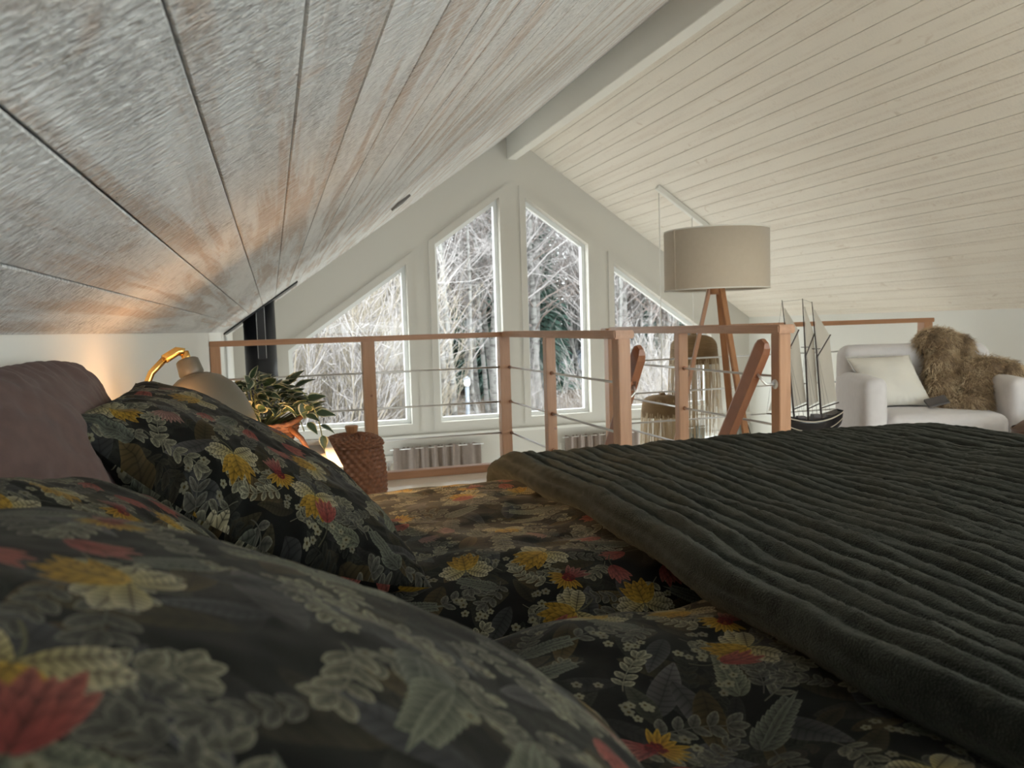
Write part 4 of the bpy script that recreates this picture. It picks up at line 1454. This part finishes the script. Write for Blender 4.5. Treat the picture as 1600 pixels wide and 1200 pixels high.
R = random.Random(5)
stems = MB()
for i in range(210):
    a = R.uniform(0, 2 * PI)
    rr = 0.145 * math.sqrt(R.random())
    h = 0.02 + 0.135 * (1 - (rr / 0.16) ** 1.7) * R.uniform(0.35, 1.0)
    p = Vector((rr * math.cos(a) * 1.15 - 0.01, rr * math.sin(a) * 0.9, h))
    el = R.uniform(-0.5, 0.75)
    a2 = a + R.uniform(-0.9, 0.9)
    add_leaf(p, (math.cos(a2), math.sin(a2), el), R.uniform(0.040, 0.062), R.uniform(-0.7, 0.7))
    if i % 2 == 0:
        stems.tube([(0.3 * p.x, 0.3 * p.y, 0.0), (0.8 * p.x, 0.8 * p.y, 0.7 * p.z), p], 0.0016, 4, False)
vine = [Vector(p) for p in ((0.08, -0.03, 0.10), (0.125, -0.05, 0.095), (0.150, -0.05, 0.06), (0.165, -0.05, 0.02), (0.172, -0.05, -0.02), (0.176, -0.05, -0.05))]
stems.tube(vine, 0.0018, 5, False)
stems.tube([Vector((0.08, 0.0, 0.06)), Vector((0.11, -0.03, 0.03)), Vector((0.125, -0.05, -0.02))], 0.0018, 5, False)
for p, d, s_ in (((0.135, -0.05, 0.07), (1, -0.1, 0.3), 0.056), ((0.16, -0.05, 0.03), (1, -0.1, 0.0), 0.056), ((0.125, -0.05, 0.065), (0.1, -0.2, -1), 0.05),
                 ((0.135, -0.05, 0.005), (0.5, -0.3, -0.5), 0.045), ((0.17, -0.05, -0.005), (1, -0.2, -0.4), 0.047), ((0.176, -0.05, -0.035), (0.1, -0.3, -1), 0.042),
                 ((0.105, -0.04, 0.105), (1, -0.1, 0.65), 0.062), ((0.09, -0.03, 0.12), (0.7, -0.2, 0.8), 0.055), ((0.10, -0.04, 0.06), (0.3, -0.3, -0.9), 0.05),
                 ((-0.01, 0.0, 0.135), (0.2, -0.4, 0.9), 0.05), ((0.08, -0.03, 0.13), (1, 0.1, 0.3), 0.055)):
    add_leaf(Vector(p), d, s_, R.uniform(-0.25, 0.25) + 0.5)
stems.obj('stems', M['stem'], pp, True, fix=False)

# ------------------------------------------------------------------ the bed
BX0, BX1, BY0, BY1 = -0.375, 1.80, -0.02, 1.86
bed = thing('bed', 'wide double bed with its head against the left wall under the slope', 'bed', (0, 0, 0))
MB().box(BX0, BX1, BY0, BY1, 0.10, 0.32).obj('bed_base', M['mattress'], bed, bevel=0.01)
MB().box(BX0, BX1, BY0, BY1, 0.322, 0.55).obj('mattress', M['mattress'], bed, bevel=0.03)
for x in (BX0 + 0.1, BX1 - 0.1):
    for y in (BY0 + 0.1, BY1 - 0.1):
        MB().tube([(x, y, 0), (x, y, 0.10)], 0.03, 16).obj('leg', M['spar'], bed, True)


def sstep(a, b, x):
    t = np.clip((x - a) / (b - a), 0, 1)
    return t * t * (3 - 2 * t)


def cloth(name, X, Y, Z, m, closed_z=None, uvoff=(0, 0)):
    nu, nv = X.shape
    P = np.stack([X, Y, Z], -1)
    dv = np.zeros((nu, nv))
    dv[:, 1:] = np.cumsum(np.linalg.norm(np.diff(P, axis=1), axis=2), axis=1)
    dv -= dv[:, nv // 2][:, None]
    du = np.zeros((nu, nv))
    du[1:] = np.cumsum(np.linalg.norm(np.diff(P, axis=0), axis=2), axis=0)
    du = np.broadcast_to(du.mean(axis=1)[:, None], du.shape)
    uv = np.stack([du + uvoff[0], dv + uvoff[1]], -1).reshape(-1, 2)
    return np_mesh(name, P.reshape(-1, 3), grid_faces(nu, nv), uv)


# far duvet: near edge rolls down, far edge hangs over the bed side
def duvet_far():
    nu, nv = 300, 260
    s = np.linspace(0, 1, nu)
    v = np.linspace(0, 1, nv)
    X = -0.30 + 1.0 * s[:, None] + 0 * v[None]
    # path in Y: from under the roll at the near edge, over the top, down the far side
    yk = np.array([0.99, 0.965, 0.985, 1.06, 1.17, 1.28, 1.45, 1.62, 1.78, 1.86, 1.895, 1.905, 1.905])
    zk = np.array([0.556, 0.572, 0.600, 0.640, 0.664, 0.668, 0.664, 0.664, 0.660, 0.648, 0.615, 0.55, 0.38])
    tk = np.concatenate([[0], np.cumsum(np.hypot(np.diff(yk), np.diff(zk)))])
    tk /= tk[-1]
    # smooth curve by repeated averaging of a dense polyline
    t = np.linspace(0, 1, nv)
    y, z = np.interp(t, tk, yk), np.interp(t, tk, zk)
    for _ in range(40):
        y[1:-1] = (y[:-2] + 2 * y[1:-1] + y[2:]) / 4
        z[1:-1] = (z[:-2] + 2 * z[1:-1] + z[2:]) / 4
    Y = y[None] + 0 * X
    Z = z[None] + 0 * X
    Y = Y + (0.05 * np.sin(X * 5 + 0.4) - 0.01) * sstep(1.45, 1.0, Y)
    Z = Z + 0.008 * fbm(X * 7, Y * 7, 3, 3) * sstep(0.56, 0.62, Z) + 0.006 * np.sin(X * 20 + 6 * Y) * np.exp(-((Y - 1.25) / 0.15) ** 2)
    Z = Z - 0.03 * sstep(-0.02, -0.25, X)
    return cloth('duvet', X, Y, Z, None, uvoff=(0.12, 0.30))


tag(link('duvet', duvet_far(), M['floral']), 'dark floral duvet on the far half of the bed, warmly lit by the bedside lamp', 'duvet')


def duvet_near():
    nu, nv = 340, 300
    s = np.linspace(0, 1, nu)
    v = np.linspace(0, 1, nv)
    X = -0.30 + 1.0 * s[:, None] + 0 * v[None]
    yk = np.array([-0.10, -0.10, -0.06, 0.05, 0.30, 0.55, 0.72, 0.84, 0.92, 0.965, 0.965, 0.94])
    zk = np.array([0.45, 0.60, 0.645, 0.655, 0.655, 0.660, 0.668, 0.668, 0.655, 0.625, 0.59, 0.556])
    tk = np.concatenate([[0], np.cumsum(np.hypot(np.diff(yk), np.diff(zk)))])
    tk /= tk[-1]
    t = np.linspace(0, 1, nv)
    y, z = np.interp(t, tk, yk), np.interp(t, tk, zk)
    for _ in range(40):
        y[1:-1] = (y[:-2] + 2 * y[1:-1] + y[2:]) / 4
        z[1:-1] = (z[:-2] + 2 * z[1:-1] + z[2:]) / 4
    Y = y[None] + 0 * X
    Z = z[None] + 0 * X
    Y = Y + (0.045 * np.sin((X - 0.15) * 4.2) - 0.02) * sstep(0.6, 0.95, Y)
    Z = Z + 0.010 * fbm(X * 6, Y * 6, 9, 3) * sstep(0.56, 0.63, Z)
    # a shallow dip and a long soft fold
    Z = Z - 0.022 * np.exp(-(((X - 0.36) / 0.10) ** 2 + ((Y - 0.62) / 0.10) ** 2))
    Z = Z - 0.03 * sstep(0.05, -0.25, X)
    return cloth('duvet', X, Y, Z, None, uvoff=(0.02, 0.05))


tag(link('duvet', duvet_near(), M['floral']), 'dark floral duvet on the near half of the bed, humped beside the blanket edge', 'duvet')


def blanket():
    nu, nv = 460, 280
    # path along X: rolled edge, flat top, drop at the foot; along Y: flat, drop at the far side
    xk = np.array([0.62, 0.59, 0.55, 0.53, 0.535, 0.56, 0.7, 1.2, 1.78, 1.86, 1.895, 1.90])
    zk = np.array([0.600, 0.630, 0.655, 0.678, 0.697, 0.705, 0.704, 0.700, 0.697, 0.680, 0.63, 0.40])
    tk = np.concatenate([[0], np.cumsum(np.hypot(np.diff(xk), np.diff(zk)))])
    Ltot = tk[-1]
    t = np.linspace(0, Ltot, nu)
    x, z = np.interp(t, tk, xk), np.interp(t, tk, zk)
    for _ in range(6):
        x[1:-1] = (x[:-2] + 2 * x[1:-1] + x[2:]) / 4
        z[1:-1] = (z[:-2] + 2 * z[1:-1] + z[2:]) / 4
    tx = np.gradient(x, t)
    tz = np.gradient(z, t)
    yk = np.array([-0.12, -0.12, -0.05, 0.1, 1.0, 1.84, 1.91, 1.935, 1.94])
    dk_ = np.array([-0.30, -0.10, -0.02, 0.0, 0.0, 0.0, -0.018, -0.06, -0.30])
    sk = np.concatenate([[0], np.cumsum(np.hypot(np.diff(yk), np.diff(dk_)))])
    sv = np.linspace(0, sk[-1], nv)
    y, dz_ = np.interp(sv, sk, yk), np.interp(sv, sk, dk_)
    for _ in range(4):
        y[1:-1] = (y[:-2] + 2 * y[1:-1] + y[2:]) / 4
        dz_[1:-1] = (dz_[:-2] + 2 * dz_[1:-1] + dz_[2:]) / 4
    T, Yy = np.meshgrid(t, y, indexing='ij')
    X = np.broadcast_to(x[:, None], T.shape).copy()
    Z0_ = np.broadcast_to(z[:, None], T.shape) + dz_[None]
    # ribs along Y, slightly wandering
    wob = 0.006 * fbm(Yy * 5, T * 3, 21, 3) + 0.012 * np.sin(Yy * 2.2 + T * 1.5)
    ph = (T + wob * sstep(0.05, 0.25, T)) / 0.0355
    fr = ph - np.floor(ph)
    rib = np.sqrt(np.clip(1 - (2 * fr - 1) ** 2, 0, 1)) ** 0.8
    amp = 0.0175 * (1 + 0.25 * fbm(T * 30, Yy * 9, 4, 2))
    amp = amp * sstep(0.10, 0.15, T)
    h = rib * amp + 0.0016 * fbm(T * 160, Yy * 130, 6, 2) + 0.001 * fbm(T * 400, Yy * 330, 16, 1)
    nx_, nz__ = -tz, tx
    X = X + np.broadcast_to(nx_[:, None], T.shape) * h * 1.0
    Z = Z0_ + np.broadcast_to(nz__[:, None], T.shape) * h
    side = np.exp(-((Yy - 1.93) / 0.02) ** 2)
    Y = Yy + h * side
    Z = Z + 0.007 * fbm(X * 3.5, Yy * 3.5, 30, 2) * sstep(0.1, 0.4, T)
    X = X + (0.014 * np.sin(Yy * 6) + 0.006 * np.sin(Yy * 19)) * sstep(0.5, 0.0, T)
    return np_mesh('blanket', np.stack([X, Y, Z], -1).reshape(-1, 3), grid_faces(nu, nv))


tag(link('blanket', blanket(), M['plush']), 'dark green ribbed plush blanket spread over the foot of the bed', 'blanket')

# pillows, far pair and near pair
pA = pillow_mesh('pillow', [(0.1985, 1.0816, 0.6654), (0.1767, 1.6112, 0.6400), (-0.2658, 1.7366, 0.9373), (-0.2812, 1.2076, 0.917)], 0.0843, 0.005, 1, 150, 170, uvoff=(0.1, 0.2), flat_back=0.9, drop=0.06)
tag(link('pillow', pA, M['floral']), 'dark floral pillow leaning on the mauve pillow next to the desk lamp', 'pillow')
pB = pillow_mesh('pillow', [(-0.2086, 1.001, 0.704), (-0.2457, 1.6497, 0.6788), (-0.3572, 1.70, 0.99), (-0.3650, 0.97, 0.995)], 0.065, 0.007, 2, 120, 90, flat_back=0.2, pinch=0.0, rnd=0.35)
tag(link('pillow', pB, M['mauve']), 'plain mauve pillow propped upright against the left wall', 'pillow')
pC = pillow_mesh('pillow', [(0.1765, 0.033, 0.7555), (0.2582, 0.6228, 0.6819), (-0.25, 0.90, 0.8468), (-0.3375, 0.19, 0.95)], 0.0827, 0.003, 3, 170, 190, uvoff=(0.039, 0.043))
tag(link('pillow', pC, M['floral']), 'dark floral pillow filling the lower left corner, closest of all pillows', 'pillow')
pD = pillow_mesh('pillow', [(-0.1018, 0.7344, 0.7184), (-0.0683, 1.2813, 0.6987), (-0.3234, 1.2984, 0.821), (-0.3179, 0.7546, 0.9075)], 0.0573, 0.004, 4, 90, 90, uvoff=(0.0, 0.33))
tag(link('pillow', pD, M['floral']), 'dark floral pillow squeezed low between the near pillow and the mauve one', 'pillow')

# ------------------------------------------------------------------ outdoors
GZ = -2.75


def gheight(x, y):
    return GZ + 0.012 * max(0, y - 12) + 0.15 * noise.noise(Vector((x * 0.12, y * 0.12, 0)))


n = 60
gx, gy = np.linspace(-45, 75, n), np.linspace(YG + 0.3, 130, n)
V = [(x, y, gheight(x, y)) for x in gx for y in gy]
struct(link('ground', np_mesh('ground', V, grid_faces(n, n)), M['ground']), 'leaf strewn ground outside')


def grow(mb_t, mb_b, h, seed, lean, spread, r0_, nbr=26, up=0.9, twig=5):
    R = random.Random(seed)
    pts, rad = [], []
    x = y = 0.0
    for i in range(9):
        t = i / 8
        pts.append(Vector((x, y, t * h)))
        rad.append(r0_ * (1 - 0.88 * t))
        x += R.gauss(lean * 0.1, 0.06) * h / 8
        y += R.gauss(0, 0.05) * h / 8
    mb_t.tube(pts, rad, 6, False)

    def at(t):
        k = min(7, int(t * 8))
        f = t * 8 - k
        return pts[k].lerp(pts[k + 1], f)

    for i in range(nbr):
        t = R.uniform(0.18, 0.98)
        p = at(t)
        a = R.uniform(0, 2 * PI)
        ln = spread * (1.1 - t) * R.uniform(0.6, 1.2) + 0.3
        d = Vector((math.cos(a), math.sin(a), up * R.uniform(0.5, 1.5))).normalized()
        q = [p]
        for s in range(4):
            q.append(q[-1] + d * ln / 4)
            d = (d + Vector((R.gauss(0, 0.22), R.gauss(0, 0.22), R.gauss(0.03, 0.15)))).normalized()
        r1 = r0_ * 0.22 * (1.1 - t) + 0.006
        mb_b.tube(q, [r1, r1 * 0.8, r1 * 0.6, r1 * 0.4, r1 * 0.15], 3, False)
        for k in range(twig):
            b0 = q[R.randint(1, 4)]
            dd = (d + Vector((R.gauss(0, 0.7), R.gauss(0, 0.7), R.gauss(0.1, 0.5)))).normalized()
            l2 = ln * R.uniform(0.25, 0.55)
            m1 = b0 + dd * l2 * 0.5 + Vector((R.gauss(0, 0.05), R.gauss(0, 0.05), R.gauss(0, 0.05)))
            e = b0 + dd * l2 + Vector((0, 0, R.gauss(0, 0.12) * l2))
            mb_b.tube([b0, m1, e], [0.007, 0.0055, 0.003], 3, False)
            for j in range(4):
                c0 = b0.lerp(e, R.uniform(0.3, 0.9))
                e2 = c0 + (dd + Vector((R.gauss(0, 0.8), R.gauss(0, 0.8), R.gauss(0, 0.6)))).normalized() * l2 * 0.5
                mb_b.tube([c0, e2], [0.005, 0.003], 3, False)


protos = []
for k in range(5):
    t_, b_ = MB(), MB()
    grow(t_, b_, 11 + k * 0.8, 40 + k, 0.25 * (k - 2), 2.8, 0.075 + 0.012 * k, 44)
    tm, bm_ = t_.mesh('trunk', True), b_.mesh('branches')
    tm.materials.append(M['bark'])
    bm_.materials.append(M['twig'] if k % 2 == 0 else M['twig2'])
    protos.append((tm, bm_))


def spruce(seed, h, r):
    R = random.Random(seed)
    t_ = MB().tube([(0, 0, 0), (0, 0, h * 0.5), (0, 0, h)], [0.16, 0.09, 0.01], 6, False)
    f = MB()
    z = h * 0.06
    while z < h * 0.985:
        rr = r * (1 - z / h) ** 0.85 + 0.06
        for i in range(max(6, int(12 * rr / r) + 4)):
            a = R.uniform(0, 2 * PI)
            ln = rr * R.uniform(0.7, 1.1)
            dr = -ln * R.uniform(0.15, 0.45)
            ca, sa = math.cos(a), math.sin(a)
            for seg in range(3):
                u0, u1 = seg / 3, (seg + 1) / 3
                w0 = 0.26 * ln * (1 - u0) ** 0.7 * R.uniform(0.6, 1.1)
                zz0, zz1 = z + dr * u0 ** 1.3, z + dr * u1 ** 1.3
                for sg in (-1, 1):
                    f.add([(ca * ln * u0, sa * ln * u0, zz0), (ca * ln * u1, sa * ln * u1, zz1),
                           (ca * ln * (u0 + 0.45) - sg * sa * w0, sa * ln * (u0 + 0.45) + sg * ca * w0, zz1 - 0.12 * ln * R.uniform(0.5, 1.5))], [(0, 1, 2)])
        z += h * 0.022 * R.uniform(0.8, 1.3)
    tm, fm = t_.mesh('trunk', True), f.mesh('needles')
    tm.materials.append(M['trunk'])
    fm.materials.append(M['needle'])
    return tm, fm


sp = [spruce(70 + k, 12 + k * 1.5, 1.9 + 0.25 * k) for k in range(3)]


def place_tree(nm, part, pr, x, y, s, rz, label, group):
    o = thing(nm, label, 'tree', (x, y, gheight(x, y) - 0.05), rz, group)
    o.scale = (s, s, s)
    link('trunk', pr[0], None, o)
    link(part, pr[1], None, o)
    return o


R = random.Random(17)
used = []


def free(x, y, dmin):
    if any((x - a) ** 2 + (y - b_) ** 2 < dmin * dmin for a, b_ in used):
        return False
    used.append((x, y))
    return True


# three pale trunks standing close together, seen in the left tall window
for k, (px_, y) in enumerate(((0.202, 24.0), (0.2085, 25.5), (0.2195, 24.5))):
    x = px_ * y
    used.append((x, y))
    place_tree('birch_tree', 'branches', protos[2 * k % 5], x, y, 1.05, k * 1.3, ('pale birch trunk, first of three standing close together in the left tall window', 'pale birch trunk, middle of three standing close together in the left tall window', 'pale birch trunk, last of three standing close together in the left tall window')[k], 'three close birches')
for i in range(1500):
    y = 25 + 33 * R.random() ** 0.9
    t = R.uniform(-0.02, 0.66) if i % 3 else R.uniform(0.0, 0.17)
    x = t * y
    if 0.20 < t < 0.30 and y < 23:
        continue
    if y < 46 and (0.188 < t < 0.240 or 0.345 < t < 0.388):
        continue
    if y > 40 and R.random() < 0.3:
        continue
    if not free(x, y, 1.1):
        continue
    place_tree('birch_tree', 'branches', protos[R.randrange(5)], x, y, R.uniform(0.8, 1.25) * (1 + max(0, y - 22) * 0.03), R.uniform(0, 6.3), 'bare pale birch with fine twigs in the wood outside the gable windows', 'bare birches outside the windows')
    if len(used) > 235:
        break
nsp = 0
for i in range(200):
    y = R.uniform(27, 52)
    t = R.choice([R.uniform(0.19, 0.29), R.uniform(0.19, 0.29), R.uniform(0.30, 0.36), R.uniform(-0.05, 0.7)])
    if y < 46 and (0.188 < t < 0.240 or 0.345 < t < 0.388):
        continue
    if not free(t * y, y, 1.3):
        continue
    place_tree('spruce_tree', 'needles', sp[R.randrange(3)], t * y, y, R.uniform(0.8, 1.2), R.uniform(0, 6.3), 'dark green spruce standing among the bare birches outside', 'spruces outside the windows')
    nsp += 1
    if nsp > 34:
        break
# far wood edge
for i in range(120):
    y = R.uniform(58, 90)
    t = R.uniform(-0.1, 0.72)
    if free(t * y, y, 3.0):
        place_tree('spruce_tree', 'needles', sp[R.randrange(3)], t * y, y, R.uniform(1.2, 1.9), R.uniform(0, 6.3), 'distant tall spruce at the far edge of the wood', 'distant spruces')

# bare bushes of fine rods between the trees
def bush(seed, h):
    R = random.Random(seed)
    st, f = MB(), MB()
    for i in range(16):
        a, le = R.uniform(0, 6.3), R.uniform(0.1, 0.5)
        p = Vector((R.gauss(0, 0.25), R.gauss(0, 0.25), 0))
        hh = h * R.uniform(0.6, 1.1)
        q = [p]
        d = Vector((math.cos(a) * le, math.sin(a) * le, 1)).normalized()
        for k in range(5):
            q.append(q[-1] + d * hh / 5)
            d = (d + Vector((R.gauss(0, 0.12), R.gauss(0, 0.12), 0.0))).normalized()
        st.tube(q, [0.014, 0.012, 0.010, 0.008, 0.006, 0.003], 3, False)
        for k in range(30):
            j = R.randint(1, 4)
            b0 = q[j].lerp(q[j + 1], R.random())
            dd = (d + Vector((R.gauss(0, 0.55), R.gauss(0, 0.55), R.gauss(0.2, 0.4)))).normalized()
            l2 = hh * R.uniform(0.10, 0.28)
            e = b0 + dd * l2 + Vector((0, 0, R.gauss(0, 0.1) * l2))
            f.tube([b0, b0.lerp(e, 0.5) + Vector((R.gauss(0, 0.04), R.gauss(0, 0.04), R.gauss(0, 0.04))), e], [0.006, 0.005, 0.002], 3, False)
    a, b_ = st.mesh('stems'), f.mesh('twigs')
    a.materials.append(M['reed'])
    b_.materials.append(M['twig'] if seed % 2 else M['reed'])
    return a, b_


bushes = [bush(90 + k, 3.4 + 0.7 * k) for k in range(4)]
R = random.Random(23)
for i in range(75):
    y = R.uniform(15, 27)
    t = R.uniform(-0.02, 0.17) if i % 3 else R.uniform(0.28, 0.64)
    pr = bushes[R.randrange(4)]
    o = thing('bush', 'bare bush of fine pale rods in the thicket outside the gable windows', 'bush', (t * y, y, gheight(t * y, y) - 0.03), R.uniform(0, 6.3), 'bare bushes outside the windows')
    k = R.uniform(0.8, 1.4) if t < 0.18 else R.uniform(0.5, 0.8)
    o.scale = (k, k, k)
    link('stems', pr[0], None, o)
    link('twigs', pr[1], None, o)

th_ = MB()
R = random.Random(8)
for i in range(5200):
    y = 13 + 22 * R.random()
    t = R.uniform(-0.03, 0.66)
    x = t * y
    z = gheight(x, y)
    h = R.uniform(0.3, 0.9) * (1.5 if t < 0.17 else 0.8)
    a = R.uniform(0, 2 * PI)
    ln = h * R.uniform(0.05, 0.6)
    th_.tube([(x, y, z), (x + ln * 0.4 * math.cos(a), y + ln * 0.4 * math.sin(a), z + h * 0.6), (x + ln * math.cos(a), y + ln * math.sin(a), z + h)], [0.006, 0.005, 0.002], 3, False)
tk_ = th_.obj('undergrowth', M['reed'], fix=False)
tag(tk_, 'dry yellowish tall grass below the gable windows', 'undergrowth', kind='stuff')

# road and cars beyond the trees
struct(MB().box(-30, 70, 44, 55, gheight(12, 49) - 0.5, gheight(12, 49) + 0.22).obj('road', M['road']), 'pale gravel road')
RZ = gheight(12, 49) + 0.22


def car(x, y, rz, label):
    c = thing('car', label, 'car', (x, y, RZ), rz)
    prof = [(-2.15, 0.28), (2.15, 0.28), (2.2, 0.55), (2.12, 0.78), (1.25, 0.92), (0.55, 1.40), (-0.9, 1.44), (-1.75, 1.0), (-2.15, 0.92), (-2.2, 0.6)]
    MB().prism(prof, -0.86, 0.86).obj('body', M['car'], c, bevel=0.05)
    MB().prism([(1.08, 0.95), (0.48, 1.34), (-0.15, 1.36), (-0.15, 0.95)], -0.868, 0.868).prism([(-0.22, 0.95), (-0.22, 1.36), (-0.85, 1.38), (-1.5, 1.0)], -0.868, 0.868).obj('side_window', M['car_glass'], c)
    for wx in (-1.35, 1.38):
        for wy in (-0.78, 0.78):
            MB().tube([(wx, wy - 0.1, 0.32), (wx, wy + 0.1, 0.32)], 0.32, 20).obj('wheel', M['tyre'], c, True)
    MB().box(2.1, 2.18, -0.7, -0.35, 0.62, 0.74).box(2.1, 2.18, 0.35, 0.7, 0.62, 0.74).obj('headlight', M['car_glass'], c)
    return c


car(8.85, 47.5, 0.0, 'silver blue car parked beyond the trees, seen in the left tall window')
car(18.6, 45.8, PI, 'silver blue car parked beyond the trees, seen in the right tall window')

lp = thing('garden_lamp_post', 'pale grey lamp post with a lantern outside the left tall window', 'lamp post', (0.2385 * 21, 21.0, gheight(5, 21)))
MB().tube([(0, 0, 0), (0, 0, 2.0)], 0.055, 12).obj('post', M['post'], lp, True)
MB().lathe([(0.0, 2.0), (0.06, 2.0), (0.09, 2.06), (0.09, 2.2), (0.0, 2.2)], 12).obj('lantern', M['frame'], lp, True)
MB().lathe([(0.10, 2.2), (0.06, 2.26), (0.0, 2.28)], 16).obj('lantern_roof', M['post'], lp, True)
bn = thing('barrel', 'blue grey barrel at the foot of the lamp post', 'barrel', (0.2385 * 20 - 0.02, 20.0, gheight(5, 20)))
MB().lathe([(0.0, 0.0), (0.16, 0.0), (0.19, 0.28), (0.19, 0.5), (0.16, 0.75), (0.0, 0.75)], 24).obj('body', M['bin'], bn, True)
MB().lathe([(0.193, 0.26), (0.197, 0.28), (0.193, 0.30)], 24).lathe([(0.193, 0.48), (0.197, 0.50), (0.193, 0.52)], 24).obj('hoop', M['bin'], bn, True, fix=False)
